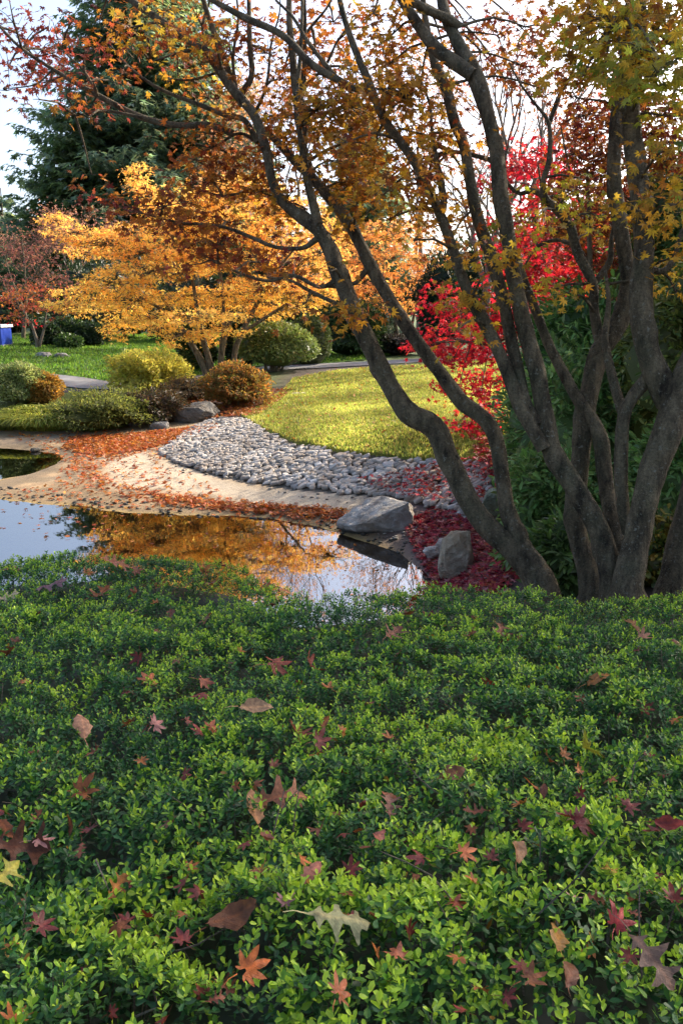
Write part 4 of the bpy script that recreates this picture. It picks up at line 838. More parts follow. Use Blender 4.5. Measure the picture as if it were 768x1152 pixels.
rock("boulder", "large slanting grey boulder at the water edge", c+[0, .35, 0], (.60, .45, .36),
     [((-.55, -.25, .85), .36), ((.15, -.95, .1), .56), ((.95, -.1, .15), .66), ((-.2, -.9, -.5), .6), ((.5, .3, .85), .72), ((-.35, -.75, .5), .6)], .05, 4, (1.3, 1.27, 1.22))
c = gnd(517, 650); c[2] = .31
rock("boulder", "upright beige and grey boulder among red leaves beside the leaning stem", c+[0, .2, 0], (.26, .25, .33),
     [((-.3, -.95, .15), .62), ((.0, .1, 1), .82), ((.9, -.35, .2), .6), ((-.95, .0, .15), .72), ((.4, -.6, .7), .75)], .2, 9, (1.45, 1.3, 1.02))
c = gnd(492, 628); c[2] = float(H(c[0], c[1]))+.06
rock("stone", "small pale stone left of the upright boulder, lower of the two", c+[-.06, 0, 0], (.12, .1, .08), [((0, 0, 1), .7)], .3, 12, (1.8, 1.7, 1.65), rough=.1)
rock("stone", "small pinkish stone touching the upright boulder, upper of the two", c+[.08, .08, .05], (.12, .1, .10), [((.3, -.3, 1), .7)], 1.0, 14, (1.8, 1.65, 1.6), rough=.1)
c = gnd(562, 578); c[2] += .1
rock("boulder", "mossy grey stone half hidden behind the second leaning stem", c, (.32, .25, .24), [((0, 0, 1), .75), ((-.3, -1, .2), .7)], .3, 16, (.75, .85, .6))
c = gnd(530, 580); c[2] += .05
rock("stone", "small grey stone between the cobbles and the leaning stem", c, (.14, .12, .1), [((0, 0, 1), .7)], .3, 18, (1, 1, 1))
c = gnd(216, 476); c[2] += .25
rock("boulder", "grey boulder in the bank below the golden maple", c+[.05, .3, -.1], (.62, .45, .34), [((-.1, -1, .25), .6), ((-.2, -.3, 1), .7), ((1, -.2, .2), .75)], .0, 21, (.42, .40, .36))
c = gnd(337, 444); c[2] += .02
rock("stone", "flat white stone lying on the lawn by the light green bush", c, (.28, .2, .07), [((0, 0, 1), .6)], .2, 25, (2.0, 1.95, 1.8))
c = gnd(3, 477); c[2] += .1
rock("stone", "low grey stone at the left end of the grassy bank", c, (.5, .3, .2), [((0, 0, 1), .6)], .0, 27, (.9, .9, .9))
for i, (x, y, w, lab) in enumerate(((50, 402, .35, "grey stone at the foot of the leftmost clipped shrub"), (70, 403, .34, "wide pale stone before the far clipped shrubs"), (150, 478, .3, "small dark stone under the creeping shrub on the left"), (180, 482, .25, "small dark stone just left of the bank boulder foot"), (41, 508, .12, "small dark stone in the stream mouth"))):
    c = gnd(x, y); c[2] += w*.25
    rock("stone", lab, c, (w, w*.7, w*.5), [((0, 0, 1), .7)], i, 30+i, (.8, .8, .8))

# ------------------------------------------------------------------ cobbled bank
mb = MB(); v0, f0 = QS3
lo, hi = COB.min(0), COB.max(0); pts = []
row = 0; y = lo[1]
while y < hi[1]:
    dy = .074; x = lo[0]+(row % 2)*.06
    while x < hi[0]:
        pts.append((x+R.uniform(-.03, .03), y+R.uniform(-.026, .026))); x += R.uniform(.095, .155)
    y += dy; row += 1
pts = np.array(pts); ok = sdf(pts[:, 0], pts[:, 1], jag(COB, .2, .08, 11)) > .02; pts = pts[ok]
hz = H(pts[:, 0], pts[:, 1]); e = .15
sx = (H(pts[:, 0]+e, pts[:, 1])-H(pts[:, 0]-e, pts[:, 1]))/(2*e); sy = (H(pts[:, 0], pts[:, 1]+e)-H(pts[:, 0], pts[:, 1]-e))/(2*e)
for i, (x, y) in enumerate(pts):
    s = R.uniform(.75, 1.15)*R.choice([1, 1, 1, 1, 1.25]); v = np.sign(v0)*np.abs(v0)**.6
    v = v*(1+.25*noise3(v0, 1.5, i)[:, None])*np.array([.063*s*R.uniform(.7, 1.3), .039*s*R.uniform(.75, 1.2), .036*R.uniform(.8, 1.2)]); v[:, 2] = np.minimum(v[:, 2], .024+.25*v[:, 0]*R.normal(0, 1))
    a = R.normal(0, .3); v = np.stack([v[:, 0]*math.cos(a)-v[:, 1]*math.sin(a), v[:, 0]*math.sin(a)+v[:, 1]*math.cos(a), v[:, 2]], 1)
    tx, ty = R.normal(0, .12, 2); v[:, 2] += v[:, 0]*(sx[i]+tx)+v[:, 1]*(sy[i]+ty)
    b_ = R.uniform(.6, 1.2)*(1+.5*float(vnoise(x*1.3, y*1.3, 21))); wm = R.uniform(.78, 1.0); mb.add(v+np.array([x, y, hz[i]+.02+R.normal(0, .007)]), f0, (b_, b_*(.5+.5*wm), b_*wm))
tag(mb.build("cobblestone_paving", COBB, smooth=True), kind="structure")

# ------------------------------------------------------------------ grass and leaf litter
def scatter(poly, n):
    poly = np.asarray(poly); lo, hi = poly.min(0), poly.max(0); P = R.uniform(lo, hi, (int(n*3), 2)); P = P[inside(P[:, 0], P[:, 1], poly)][:n]; return P
def tufts(P, hgt, cols, lift, w=.012):
    n = len(P); b = np.c_[P, H(P[:, 0], P[:, 1])+lift-.005]; a = R.uniform(0, 6.28, n); s = np.stack([np.cos(a), np.sin(a), 0*a], 1)*w*R.uniform(.6, 1.5, (n, 1))
    tip = b+np.c_[R.normal(0, .35, (n, 2)), np.ones(n)]*hgt*R.uniform(.5, 1.4, (n, 1))
    v = np.stack([b-s, b+s, tip+s*.2, tip-s*.2], 1); f = np.array([(0, 1, 2, 3)])[None]+(np.arange(n)*4)[:, None, None]
    mb = MB(); pt = vnoise(P[:, 0]*.9, P[:, 1]*.9, 4)[:, None]+.5*vnoise(P[:, 0]*4, P[:, 1]*4, 9)[:, None]
    mb.add(v.reshape(-1, 3), f.reshape(-1, 4), np.repeat(pal(n, cols, .2)*(1+pt*.9), 4, 0)); return mb
P = scatter(LAWN, 400000); k = R.uniform(0, 1, len(P)) < np.clip(15/P[:, 1], .2, 1)**2; P = P[k][:130000]
tag(tufts(P, .05, [(.26, .31, .06), (.34, .33, .07), (.17, .24, .045), (.38, .30, .11)], .04).build("grass", GRASSM), "short yellow green lawn grass beside the cobbled bank", "grass", kind="stuff")
P = scatter(FARLAWN, 60000)
tag(tufts(P, .08, [(.07, .15, .02), (.10, .19, .025), (.13, .2, .03)], .05, .03).build("grass", GRASSM), "short deep green grass of the far lawn", "grass", kind="stuff")
def litter(P, size, cols, lift=.012, tmpl=PALM5, z=None, up=.35):
    n = len(P); zz = np.maximum(H(P[:, 0], P[:, 1]), 0.0)+lift if z is None else np.full(n, z); b = np.c_[P, zz+R.uniform(0, .02, n)]
    mb = MB(); leaves(mb, tmpl, b, np.c_[R.normal(0, 1, (n, 2)), R.normal(0, .25, n)], np.array([0, 0, 1.])+rnd(n, up), size*R.uniform(.6, 1.3, n), pal(n, cols, .25), curl=.5); return mb
RL = [(.42, .10, .02), (.50, .15, .025), (.34, .07, .02), (.50, .22, .04)]
band = gpoly([(100, 500), (160, 488), (230, 478), (250, 482), (200, 492), (165, 508), (130, 520), (108, 530), (130, 545), (180, 552), (240, 560), (310, 566), (400, 575), (400, 590), (340, 588), (280, 580), (210, 573), (150, 562), (105, 548), (80, 530), (85, 510)])
d = scatter(band, 1900)
top = scatter(gpoly([(80, 492), (190, 484), (240, 477), (250, 482), (190, 500), (120, 514), (70, 506)]), 4000)
loose = scatter(gpoly([(0, 560), (60, 545), (70, 515), (0, 490), (110, 485), (240, 480), (180, 520), (260, 560), (420, 575), (420, 600), (280, 582), (120, 574)]), 1500)
edge = scatter(gpoly([(170, 556), (240, 563), (310, 569), (390, 574), (390, 586), (320, 582), (250, 575), (180, 567)]), 1200)
tag(litter(np.vstack([d, top, loose, edge]), .062, RL).build("fallen_leaves", FALLEN), "drift of fallen orange brown leaves on the sandy beach", "leaves", kind="stuff")
rp = scatter(gpoly([(455, 590), (485, 572), (545, 580), (600, 590), (590, 640), (570, 672), (470, 672), (488, 655), (470, 630)]), 3000)
rp2 = scatter(gpoly([(400, 545), (500, 525), (600, 520), (600, 580), (480, 570)]), 700); rp3 = scatter(gpoly([(530, 500), (600, 500), (610, 560), (540, 545)]), 900)
mb = litter(rp, .065, [(.36, .02, .05), (.24, .015, .035), (.46, .05, .06), (.45, .20, .18), (.18, .02, .04), (.40, .10, .04)]); m2 = litter(np.vstack([rp2, rp3]), .062, CRIM+MAROON+[(.5, .12, .03)], .11)
for a, b_, c_ in zip(m2.v, m2.f, m2.c): mb.add(a, b_-0 if False else (b_-b_.min()), c_)
tag(mb.build("fallen_leaves", FALLEN), "carpet of fallen crimson leaves around the upright boulder and cobbles", "leaves", kind="stuff")
lw = scatter(LAWN, 900); sl = scatter(gpoly([(240, 462), (300, 440), (330, 440), (290, 470), (272, 468)]), 900); sb = scatter(gpoly([(180, 470), (200, 448), (260, 446), (300, 440), (280, 470), (230, 474)]), 1500)
tag(litter(np.vstack([lw, sl, sb]), .07, RL+RUST, .07).build("fallen_leaves", FALLEN), "scattered brown leaves on the lawn edge under the golden maple", "leaves", kind="stuff")
wl = scatter(gpoly([(-20, 563), (100, 575), (380, 605), (450, 640), (440, 668), (250, 640), (0, 628)]), 90)
tag(litter(wl, .055, RL+RUST, 0, z=.004, up=.03).build("fallen_leaves", FALLEN), "few leaves floating on the pond", "leaves", kind="stuff")

# grit along the waterline
gp = np.vstack([scatter(gpoly([(0, 548), (120, 562), (290, 574), (390, 580), (400, 604), (290, 590), (120, 582), (0, 566)]), 520), scatter(gpoly([(400, 600), (470, 590), (500, 610), (490, 664), (460, 640)]), 160), scatter(gpoly([(180, 520), (330, 553), (420, 562), (420, 570), (330, 560), (180, 530)]), 200)])
mb = MB()
for i, (x, y) in enumerate(gp):
    r_ = .008+.022*R.uniform(0, 1)**3; v = v0*(1+.3*noise3(v0, 1.5, i)[:, None])*np.array([r_*1.3, r_, r_*.7]); b_ = R.uniform(.35, 1.0)
    mb.add(v+np.array([x, y, float(H(x, y))+r_*.3]), f0, (b_, b_*.93, b_*.82))
tag(mb.build("gravel", COBB, smooth=True), "loose small gravel along the pond edge", "gravel", kind="stuff")

# ------------------------------------------------------------------ blue kiosk at the far left
def box(mb, c, s, bev=.02):
    x, y, z = s; v = np.array([(a, b, c2) for a in (-1, 1) for b in (-1, 1) for c2 in (-1, 1)])*np.array(s)/2
    mb.add(v+np.array(c), [(0, 1, 3, 2), (4, 6, 7, 5), (0, 4, 5, 1), (2, 3, 7, 6), (0, 2, 6, 4), (1, 5, 7, 3)])
kb = gnd(0, 396); kb = at(-12, 396, 38); kb[2] = ground_z(kb[0], kb[1])
t = thing("kiosk", "blue kiosk with a white flat roof at the left edge of the far lawn", "kiosk", kb)
hh = at(0, 368, 38)[2]-kb[2]; wd = 2*(at(8, 380, 38)[0]-kb[0])
mb = MB(); box(mb, kb+[0, 0, hh/2-.1], (wd, 1.2, hh+.2)); mb.build("body", plain("blue_paint", (.01, .04, .30), .4, 4, .1, .05), t)
mb = MB(); box(mb, kb+[wd*.24, -.605, hh*.48], (wd*.3, .03, hh*.86)); mb.build("door", plain("dark_blue_paint", (.008, .03, .22), .45, 4, .1, .05), t)
mb = MB(); box(mb, kb+[0, 0, .03], (wd+.06, 1.26, .16)); mb.build("plinth", plain("grey_concrete", (.25, .25, .24), .8), t)
mb = MB(); box(mb, kb+[0, 0, hh+.06], (wd+.14, 1.36, .12)); mb.build("roof", plain("white_paint", (.75, .75, .73), .5, 4, .1, .05), t)

# ------------------------------------------------------------------ boxwood hedge in the foreground
def hedge_far(x): return 3.75+.75*np.clip((-x-.15)/.7, 0, 1)+.08*vnoise(x*1.5, x*0+3, 77)+np.clip((x-1.5)*.1, 0, .3)
def hedge_top(x, y, fine=True):
    z = 2.10-.172*(y-.75)
    z = z+.13*np.exp(-(((x+1.25)/.75)**2+((y-4.15)/.38)**2))-.06*np.exp(-(((x+.6)/.5)**2+((y-3.6)/.2)**2))
    z = z+.09*vnoise(x*1.6+9, y*1.6, 40)+.06*vnoise(x*4.5, y*4.5, 41)+((.045*vnoise(x*10, y*10, 42)+.055*vnoise(x*18, y*18, 43)) if fine else 0)
    ed = hedge_far(x)-y; z = z-.9*np.clip((.22-ed)/.6, 0, 1)**1.6
    return z
hb = np.array([0, 2.4, ground_z(0, 2.4)])
hedge = thing("boxwood_hedge", "wide low box hedge of small glossy leaves filling the foreground", "hedge", hb)
def hedge_pts(n):
    y = .35+4.6*R.uniform(0, 1, n); x = R.uniform(-1, 1, n)*(.75+.56*y)
    k = y < hedge_far(x)+.25
    return x[k], y[k]
def sprigs(x, y, drop, kind):
    n = len(x); z = hedge_top(x, y)-drop; e = .03
    nx_ = -(hedge_top(x+e, y)-hedge_top(x-e, y))/(2*e); ny_ = -(hedge_top(x, y+e)-hedge_top(x, y-e))/(2*e)
    ax = norm(np.stack([nx_*.5, ny_*.5, np.ones(n)], 1)+rnd(n, .30)); tipP = np.stack([x, y, z], 1)
    u = norm(np.cross(ax, rnd(n))); w = np.cross(ax, u)
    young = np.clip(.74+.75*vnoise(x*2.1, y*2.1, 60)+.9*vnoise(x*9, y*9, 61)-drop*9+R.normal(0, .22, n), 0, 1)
    return tipP, ax, u, w, young
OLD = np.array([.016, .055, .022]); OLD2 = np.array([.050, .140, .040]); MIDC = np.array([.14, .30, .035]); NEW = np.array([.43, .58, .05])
mbh = MB(); mst = MB()
def grow_hedge(n, dropfun, nodes, gaps=True):
    x, y = hedge_pts(n); cl_ = np.clip(.62+1.9*vnoise(x*15, y*15, 70)+1.2*vnoise(x*33, y*33, 71), .06, 1) if gaps else 1.0
    keep = R.uniform(0, 1, len(x)) < np.clip(1.3-.10*y, .8, 1)*np.maximum(cl_, np.clip((y-3.4)*1.2, 0, .75)); x, y = x[keep], y[keep]
    tipP, ax, u, w, yg = sprigs(x, y, dropfun(len(x)), 0); m_ = len(x)
    ln = R.uniform(.022, .040, m_)
    ph0 = R.uniform(0, 6.28, m_); szc = 1+.5*vnoise(x*5, y*5, 66)
    for k in range(nodes):
        f = k/(nodes-1)                    # 0 tip .. 1 low
        ph = ph0+k*2.4+R.normal(0, .25, m_); el = np.radians(38+46*f)+R.normal(0, .16, m_)
        rad_ = np.cos(ph)[:, None]*u+np.sin(ph)[:, None]*w
        X = ax*np.cos(el)[:, None]+rad_*np.sin(el)[:, None]
        Z = ax*np.sin(el)[:, None]-rad_*np.cos(el)[:, None]+rnd(m_, .12)
        P = tipP-ax*(ln*f)[:, None]
        S = (.0108+.0042*min(1, f*1.6))*R.uniform(.7, 1.3, m_)*szc
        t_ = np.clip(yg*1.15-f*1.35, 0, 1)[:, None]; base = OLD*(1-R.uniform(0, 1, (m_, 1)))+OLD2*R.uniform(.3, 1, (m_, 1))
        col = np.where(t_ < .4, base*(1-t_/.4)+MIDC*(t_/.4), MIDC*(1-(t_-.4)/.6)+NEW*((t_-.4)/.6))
        col = col*(1+R.normal(0, .13, (m_, 1))); q = R.uniform(0, 1, m_) < .004; col[q] = np.array([.3, .16, .03])
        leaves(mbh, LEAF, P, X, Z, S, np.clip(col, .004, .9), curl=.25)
    s = R.choice(m_, m_//3, replace=False)
    for i in s[:2600]:
        tube(mst, [tipP[i]-ax[i]*.09+R.normal(0, .01, 3), tipP[i]-ax[i]*.004], [.0016, .0009], .05, 4, (0, 0, 0))
grow_hedge(72000, lambda n: np.abs(R.normal(0, .020, n))-.008, 8)
grow_hedge(17000, lambda n: R.uniform(.05, .11, n), 6, False)
# inner body of the hedge
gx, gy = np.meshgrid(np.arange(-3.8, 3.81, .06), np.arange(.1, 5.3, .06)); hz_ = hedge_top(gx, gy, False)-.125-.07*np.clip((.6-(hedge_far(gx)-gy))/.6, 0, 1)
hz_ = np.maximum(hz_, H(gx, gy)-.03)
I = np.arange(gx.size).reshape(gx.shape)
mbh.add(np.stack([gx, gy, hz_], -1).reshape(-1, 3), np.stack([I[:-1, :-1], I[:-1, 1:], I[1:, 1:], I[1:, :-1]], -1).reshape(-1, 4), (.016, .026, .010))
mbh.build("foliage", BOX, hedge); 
# thin dry twigs poking out
for i in range(60):
    x, y = hedge_pts(3); 
    if len(x) == 0: continue
    p0 = np.array([x[0], y[0], float(hedge_top(x[0], y[0]))-.03]); d_ = norm(np.array([R.normal(0, 1), R.normal(0, .6), .8])); l_ = R.uniform(.05, .14)
    tube(mst, [p0, p0+d_*l_*.5+R.normal(0, .006, 3), p0+d_*l_], [.0016, .0013, .0008], .03, 4, (0, 0, 0))
mst.build("stems", BARKG, hedge)

# ------------------------------------------------------------------ leaves lying on the hedge, each a thing
def on_hedge(px, py):
    d = ray(px, py); t = np.arange(.5, 6, .004)/d[1]; p = CAM[None]+t[:, None]*d[None]; hit = p[:, 2] < hedge_top(p[:, 0], p[:, 1], False)+.012
    return p[np.argmax(hit)] if hit.any() else None
def outline(kind, rs):
    """outline of one leaf, x along the blade"""
    if kind == "maple":
        L_ = [(-130, .42), (-88, .70), (-44, .92), (0, 1), (44, .92), (88, .70), (130, .42)]; pts = [(0, -.05)]
        for i, (t_, l_) in enumerate(L_):
            l_ *= rs.uniform(.85, 1.1); a = math.radians(t_+rs.normal(0, 4))
            for da, lr in ((-.30, .52), (-.16, .76), (0, 1), (.16, .76), (.30, .52)): pts.append((l_*lr*math.cos(a+da), l_*lr*math.sin(a+da)))
            if i < 6: a2 = math.radians((t_+L_[i+1][0])/2); pts.append((.34*math.cos(a2), .34*math.sin(a2)))
        pts.append((0, .05)); return [(x*.62+.2, y*.62) for x, y in pts]
    if kind == "oak":
        up = [(0, .015), (.10, .05), (.17, .17), (.21, .20), (.24, .08), (.32, .06), (.40, .16), (.46, .36), (.52, .33), (.53, .16), (.56, .075), (.64, .075), (.72, .18), (.80, .36), (.84, .30), (.82, .15), (.86, .10), (.93, .10), (1, .0)]
        k = [(x+rs.normal(0, .01), y*rs.uniform(.85, 1.15)) for x, y in up]; lo_ = [(x+rs.normal(0, .012), -y*rs.uniform(.8, 1.15)) for x, y in up[::-1]]
        return k+lo_
    up = [(0, .01), (.1, .10), (.25, .20), (.45, .26), (.65, .22), (.85, .11), (1, .0)]
    up = [(x+d, y) for (x, y) in up for d in (0, .05)][:-1]; up[-1] = (1, 0)
    return [(x, y*rs.uniform(.75, 1.2)) for x, y in up]+[(x, -y*rs.uniform(.75, 1.2)) for x, y in up[::-1][1:-1]]
def fallen(name, label, px, py, size_px, kind, col, rot=None, curl=.75, group=None, tilt=.5, sd=None):
    p = on_hedge(px, py)
    if p is None: return
    rs = np.random.RandomState(int(px*7+py*13)); o2 = outline(kind, rs)
    L_ = size_px/(F/np.linalg.norm(p-CAM))
    n = len(o2)
    n = len(o2); mid = [(x/14.0, 0) for x in range(0, 15)]
    pts = np.array(o2); pts[:, 0] -= .5
    # triangulate with inner points so it can curl
    gxx, gyy = np.meshgrid(np.arange(-.45, .5, .09), np.arange(-.63, .64, .09)); ins = sdf(gxx.ravel(), gyy.ravel(), pts) > .03
    allp = [Vector(q) for q in pts]+[Vector(q) for q in np.c_[gxx.ravel()[ins], gyy.ravel()[ins]]]
    r = delaunay_2d_cdt(allp, [(i, (i+1) % n) for i in range(n)], [], 1, 1e-6)
    v2 = np.array([(q.x, q.y) for q in r[0]]); fs_ = [list(f) for f in r[2]]; cen = np.array([v2[f].mean(0) for f in fs_])
    fs_ = [f for f, k_ in zip(fs_, inside(cen[:, 0], cen[:, 1], pts)) if k_]
    ph = rs.uniform(0, 3.14); kx = (v2[:, 0]*math.cos(ph)+v2[:, 1]*math.sin(ph)); cs = curl*rs.choice([-1, 1, 1])
    z = cs*kx**2+rs.uniform(.1, .5)*np.abs(v2[:, 1])*rs.choice([-1, 1, 1])+.09*vnoise(v2[:, 0]*6+px, v2[:, 1]*6)+.12*rs.normal()*v2[:, 0]*v2[:, 1]
    z = z-z.mean()+.02
    v = np.c_[v2, z]*L_
    # stalk: thin strip as part of the same leaf
    b0 = len(v); st = np.array([(-.5, .012, .02), (-.5, -.012, .02), (-.72, -.03, .05), (-.72, -.012, .05), (-.88, -.10, .06), (-.88, -.085, .06)])*L_
    v = np.vstack([v, st]); fs_ += [[b0, b0+1, b0+2, b0+3], [b0+3, b0+2, b0+4, b0+5]]
    me = bpy.data.meshes.new(name); me.from_pydata(v.tolist(), [], fs_); me.update(); me.materials.append(FALLENV)
    me.polygons.foreach_set("use_smooth", [True]*len(me.polygons))
    cc = np.tile(np.array(col), (len(v), 1))*(1+.35*vnoise(v2_pad(v2, len(v))[:, 0]*3+px, v2_pad(v2, len(v))[:, 1]*3, 5))[:, None]
    a = me.color_attributes.new("Col", 'FLOAT_COLOR', 'POINT'); a.data.foreach_set("color", np.c_[np.clip(cc, .005, .95), np.ones(len(v))].astype(np.float32).ravel())
    o = bpy.data.objects.new(name, me); C.objects.link(o)
    o.location = p+np.array([0, 0, rs.uniform(-.018, .002) if size_px < 27 else rs.uniform(-.006, .006) if size_px < 36 else rs.uniform(.004, .012)])
    o.rotation_euler = (rs.normal(.35, tilt*.5), rs.normal(0, tilt*.6), rot if rot is not None else rs.uniform(0, 6.28))
    return tag(o, label, "fallen leaf", group)
def v2_pad(v2, n): return np.vstack([v2, np.zeros((n-len(v2), 2))])
RST, MRN, TAN, BRN, ORG, PNK, OLV, CRM, YLG = (.28, .075, .03), (.11, .016, .014), (.42, .25, .15), (.11, .045, .02), (.45, .12, .025), (.44, .20, .15), (.34, .33, .16), (.28, .03, .03), (.38, .36, .05)
D2R = math.radians
BIG = [
 ("oak_leaf", "pale olive oak leaf with deep lobes lying near the bottom middle of the hedge", 381, 1040, 66, "oak", OLV, 0.05),
 ("oak_leaf", "rusty tan oak leaf with pointed lobes lying flat beside a narrow curled leaf", 316, 901, 58, "oak", (.30, .12, .06), .25),
 ("curled_leaf", "narrow tan curled leaf hanging just left of the rusty oak leaf", 286, 912, 42, "oval", (.38, .19, .09), 1.9),
 ("curled_leaf", "dull red narrow leaf under the rusty oak leaf", 300, 942, 32, "oval", (.20, .07, .05), 1.7),
 ("curled_leaf", "large dark brown cupped leaf left of the pale olive oak leaf", 262, 1036, 54, "oval", (.15, .055, .018), .3),
 ("oak_leaf", "greyish brown oak leaf pointing down near the bottom right corner", 733, 1085, 56, "oak", (.20, .12, .085), -1.0),
 ("maple_leaf", "orange maple leaf below the large dark brown cupped leaf", 290, 1093, 44, "maple", ORG, .6),
 ("maple_leaf", "rusty orange maple leaf at the bottom edge left of centre", 385, 1118, 40, "maple", (.34, .10, .04), 1.2),
 ("maple_leaf", "small rusty leaf just right of the pale olive oak leaf", 442, 1070, 32, "maple", (.32, .10, .05), 2.0),
 ("curled_leaf", "golden brown leaf curled downwards left of the crimson star leaf", 626, 1062, 40, "oval", (.30, .15, .03), 1.4),
 ("curled_leaf", "brown leaf tucked under the golden brown curled one", 640, 1098, 36, "oval", (.16, .06, .03), 1.2),
 ("maple_leaf", "tiny pale pink star leaf standing above the golden brown curled leaf", 647, 1001, 22, "maple", (.46, .24, .24), 1.3),
 ("maple_leaf", "crimson star shaped leaf at lower right", 697, 1038, 36, "maple", CRM, .9),
 ("maple_leaf", "deep maroon maple leaf lying at right below a mound of bright tips", 658, 930, 40, "maple", (.13, .014, .016), .5),
 ("maple_leaf", "maroon star leaf near the middle of the lower hedge", 466, 963, 34, "maple", (.16, .02, .02), 2.4),
 ("maple_leaf", "bright salmon orange leaf right of the maroon star leaf", 528, 960, 28, "maple", (.52, .16, .06), .3),
 ("curled_leaf", "tan rolled leaf sunk between bright tips below the maroon pair", 582, 966, 38, "oval", (.26, .13, .06), 1.2),
 ("curled_leaf", "broad brown leaf sunk in a dark gap right of centre", 508, 868, 34, "oval", (.15, .06, .025), .4),
 ("curled_leaf", "broad tan dry leaf lying at the left", 93, 818, 36, "oval", (.38, .20, .12), 2.0),
 ("maple_leaf", "wide rust brown leaf below the broad tan one at the left", 102, 892, 38, "maple", (.24, .08, .025), .1),
 ("maple_leaf", "mauve pink star leaf left of the rust red pair", 179, 813, 28, "maple", (.36, .16, .15), 1.2),
 ("maple_leaf", "rust red maple leaf, left one of the pair at the left", 222, 821, 32, "maple", (.26, .05, .04), 2.4),
 ("maple_leaf", "orange rust maple leaf, right one of the pair at the left", 243, 818, 28, "maple", (.36, .10, .04), .7),
 ("curled_leaf", "flat straw coloured leaf above the middle of the hedge", 288, 799, 38, "oval", (.40, .24, .13), .1),
 ("maple_leaf", "crimson brown folded leaf standing upright left of centre", 338, 820, 36, "maple", (.22, .05, .025), 1.5),
 ("maple_leaf", "dusky red leaf right of the crimson brown folded one", 366, 832, 30, "maple", (.20, .05, .04), .4),
 ("maple_leaf", "large red brown maple leaf resting with a maroon one above the middle", 318, 750, 40, "maple", (.26, .06, .035), .3),
 ("maple_leaf", "maroon maple leaf resting right of the large red brown one", 355, 750, 34, "maple", (.19, .035, .025), 1.0),
 ("maple_leaf", "orange star leaf at left above the rust pair", 169, 763, 28, "maple", (.42, .13, .05), 1.6),
 ("maple_leaf", "flat rust leaf right of the orange star leaf", 234, 763, 26, "maple", (.30, .09, .05), .2),
 ("maple_leaf", "olive yellow star leaf standing in the middle right of hedge", 660, 842, 42, "maple", (.26, .26, .035), 1.5),
 ("maple_leaf", "pinkish tan maple leaf highest at the right under the trunks", 712, 702, 28, "maple", (.46, .24, .17), 1.4),
 ("maple_leaf", "small orange tan leaf just right of the pinkish tan one", 727, 713, 20, "maple", (.44, .2, .12), .4),
 ("oak_leaf", "brown curled oak leaf near the upper middle of the hedge", 442, 712, 34, "oak", (.20, .08, .05), 1.0),
 ("oak_leaf", "rust brown leaf caught in a dark hollow of the hedge at the upper right", 562, 712, 34, "oak", (.20, .07, .03), 1.3),
 ("curled_leaf", "bright orange brown leaf lying flat at the right of the hedge", 672, 762, 28, "oval", (.42, .17, .05), .1),
 ("oak_leaf", "large dark brown leaf at the left edge low down", 22, 957, 60, "oak", (.10, .035, .015), .2),
 ("oak_leaf", "yellow green lobed leaf cut by the left edge", 3, 992, 44, "oak", YLG, 1.2),
 ("maple_leaf", "dusty pink leaf beside the dark brown leaf at the left edge", 53, 948, 28, "maple", (.34, .16, .15), .3),
 ("oak_leaf", "mauve brown leaf on the far mound at the upper left", 58, 660, 38, "oak", (.24, .12, .13), .2),
 ("oak_leaf", "rust orange leaf on top of the far mound beside the water", 130, 632, 34, "oak", (.28, .09, .04), .5),
 ("oak_leaf", "pale greenish tan leaf at the left edge of the far mound", 8, 668, 26, "oak", (.42, .34, .2), .2),
 ("maple_leaf", "orange brown leaf in the hollow right of the far mound", 185, 656, 26, "maple", (.34, .13, .03), .2),
 ("oak_leaf", "dark rust oak leaf facing the viewer on the far mound", 112, 668, 34, "oak", (.25, .08, .02), 1.2),
 ("maple_leaf", "dark plum leaf low at the left above the bottom edge", 55, 1040, 32, "maple", (.14, .025, .022), .9),
 ("maple_leaf", "plum red star leaf just above the large dark brown cupped leaf", 202, 1055, 32, "maple", (.18, .03, .025), 2.2),
 ("maple_leaf", "dusty mauve folded leaf above the pale olive oak leaf", 322, 1010, 26, "maple", (.36, .17, .17), 1.6),
 ("curled_leaf", "salmon curled leaf standing right of the rusty oak leaf", 350, 985, 32, "oval", (.42, .16, .11), .9),
 ("maple_leaf", "orange leaf half hidden above the salmon curled one", 344, 968, 24, "maple", (.38, .11, .03), .2),
 ("curled_leaf", "dusky red rolled leaf right of the salmon curled one", 426, 938, 26, "oval", (.26, .08, .06), 1.1),
 ("oak_leaf", "brown drooping leaf above the dusky red rolled one", 438, 908, 32, "oak", (.22, .10, .07), 1.6),
 ("maple_leaf", "rust brown leaf in shade at the bottom right centre", 605, 1102, 36, "maple", (.24, .09, .035), .2),
 ("maple_leaf", "brick red leaf right of the orange rust small one low at the centre", 518, 1012, 26, "maple", (.28, .06, .025), .3),
 ("maple_leaf", "dark orange leaf at the bottom left corner", 22, 1140, 34, "maple", (.34, .10, .025), 1.5),
 ("oak_leaf", "amber leaf below the green tips at the left", 132, 997, 30, "oak", (.34, .14, .03), 1.2),
 ("curled_leaf", "long crimson leaf near the right edge", 752, 928, 30, "oval", (.26, .04, .03), -.4),
 ("maple_leaf", "yellow brown leaf sunk in the hedge right of centre", 683, 978, 28, "maple", (.34, .2, .035), 1.4),
 ("maple_leaf", "dark wine leaf above the deep maroon one at right", 712, 908, 28, "maple", (.14, .02, .018), .3),
]
for (nm, lab, x, y, s, kd, col, ro) in BIG: fallen(nm, lab, x, y, s, kd, col, ro)
SMALL = {"small maroon maple leaf caught between the hedge tips": ((.14, .022, .016), (.19, .035, .022)), "small rust brown leaf fragment sunk among the hedge leaves": ((.24, .08, .03), (.18, .06, .03)), "small orange brown maple leaf resting lightly on the hedge": ((.40, .14, .04), (.34, .12, .03))}
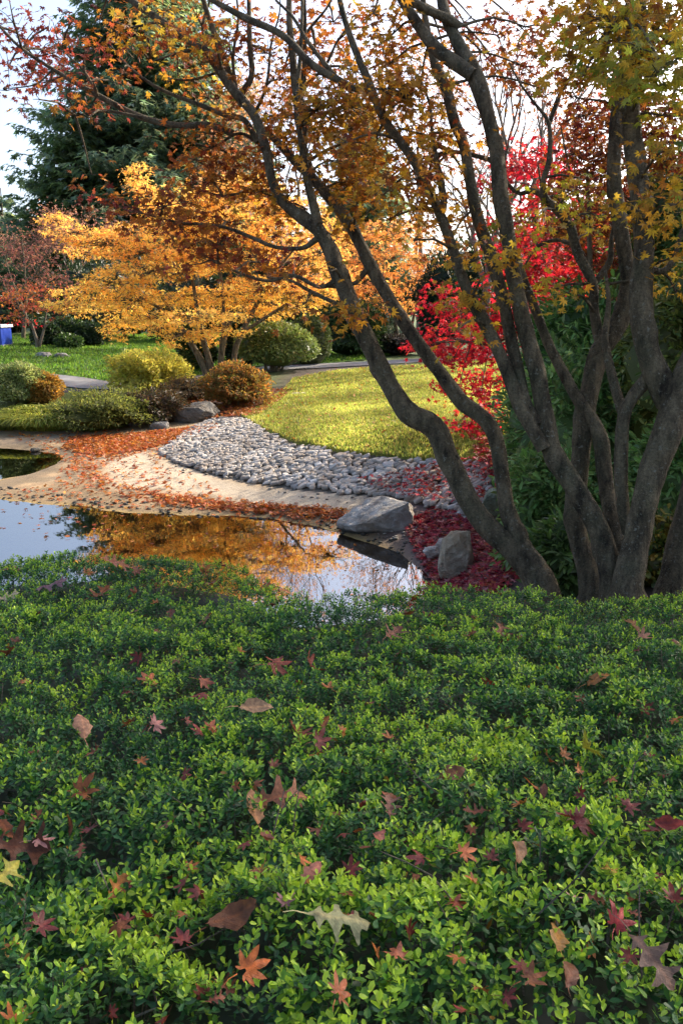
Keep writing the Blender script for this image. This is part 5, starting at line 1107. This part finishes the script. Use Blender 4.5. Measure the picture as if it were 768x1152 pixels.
keys = list(SMALL); taken = [(b_[2], b_[3]) for b_ in BIG]; cnt = 0
spots = [(600, 700), (530, 690), (500, 660), (690, 660), (530, 770), (555, 770), (620, 770), (640, 760), (740, 770), (480, 790), (575, 850), (600, 640), (420, 720), (455, 735)]
while cnt < 140:
    x = R.uniform(0, 768); y = 632+510*R.uniform(0, 1)**1.8
    if y < 655 and x > 300: continue
    if R.uniform() > np.clip(.35+1.6*float(vnoise(x/70., y/50., 88)), .03, 1): continue
    if min((x-a)**2+(y-b_)**2 for a, b_ in taken) < 17**2: continue
    taken.append((x, y)); k_ = keys[R.choice(3, p=[.38, .42, .20])]; cnt += 1
    s = R.uniform(13, 24)*(1+.25*(y-640)/500)
    fallen("fallen_leaf", k_, x, y, s, R.choice(["maple", "maple", "oak", "oval"]) if "maple" not in k_ else "maple", SMALL[k_][R.choice(2)], group="small leaves "+{0: "of maroon colour", 1: "of rust brown colour", 2: "of orange brown colour"}[keys.index(k_)]+" in the hedge", tilt=.7, curl=.6)

# ------------------------------------------------------------------ light
AZ, EL = math.radians(52), math.radians(31)
wd_ = bpy.data.worlds.new("World"); scene.world = wd_; wd_.use_nodes = True; nt = wd_.node_tree
bg = nt.nodes["Background"]; sky = nt.nodes.new("ShaderNodeTexSky"); sky.sky_type = 'NISHITA'; sky.sun_disc = False
sky.sun_elevation = EL; sky.sun_rotation = AZ; sky.air_density = .75; sky.dust_density = 4.0; sky.ozone_density = 1.0
nt.links.new(sky.outputs[0], bg.inputs[0]); bg.inputs[1].default_value = .15
sd = bpy.data.lights.new("sun", 'SUN'); sun = bpy.data.objects.new("sun", sd); scene.collection.objects.link(sun)
sd.energy = 2.9; sd.angle = math.radians(.5); sd.color = (1, .90, .76)
dirv = Vector((math.sin(AZ)*math.cos(EL), math.cos(AZ)*math.cos(EL), math.sin(EL)))
sun.rotation_euler = (-dirv).to_track_quat('-Z', 'Y').to_euler()
scene.view_settings.view_transform = 'Standard'; scene.view_settings.look = 'None'; scene.view_settings.exposure = 1.58; scene.view_settings.gamma = 1
scene.render.engine = 'CYCLES'
cy = scene.cycles; cy.max_bounces = 8; cy.diffuse_bounces = 4; cy.glossy_bounces = 3; cy.transmission_bounces = 4; cy.transparent_max_bounces = 6; cy.use_denoising = True; cy.sample_clamp_indirect = 8
for o in list(bpy.data.objects):
    if "_loc" in o: del o["_loc"]
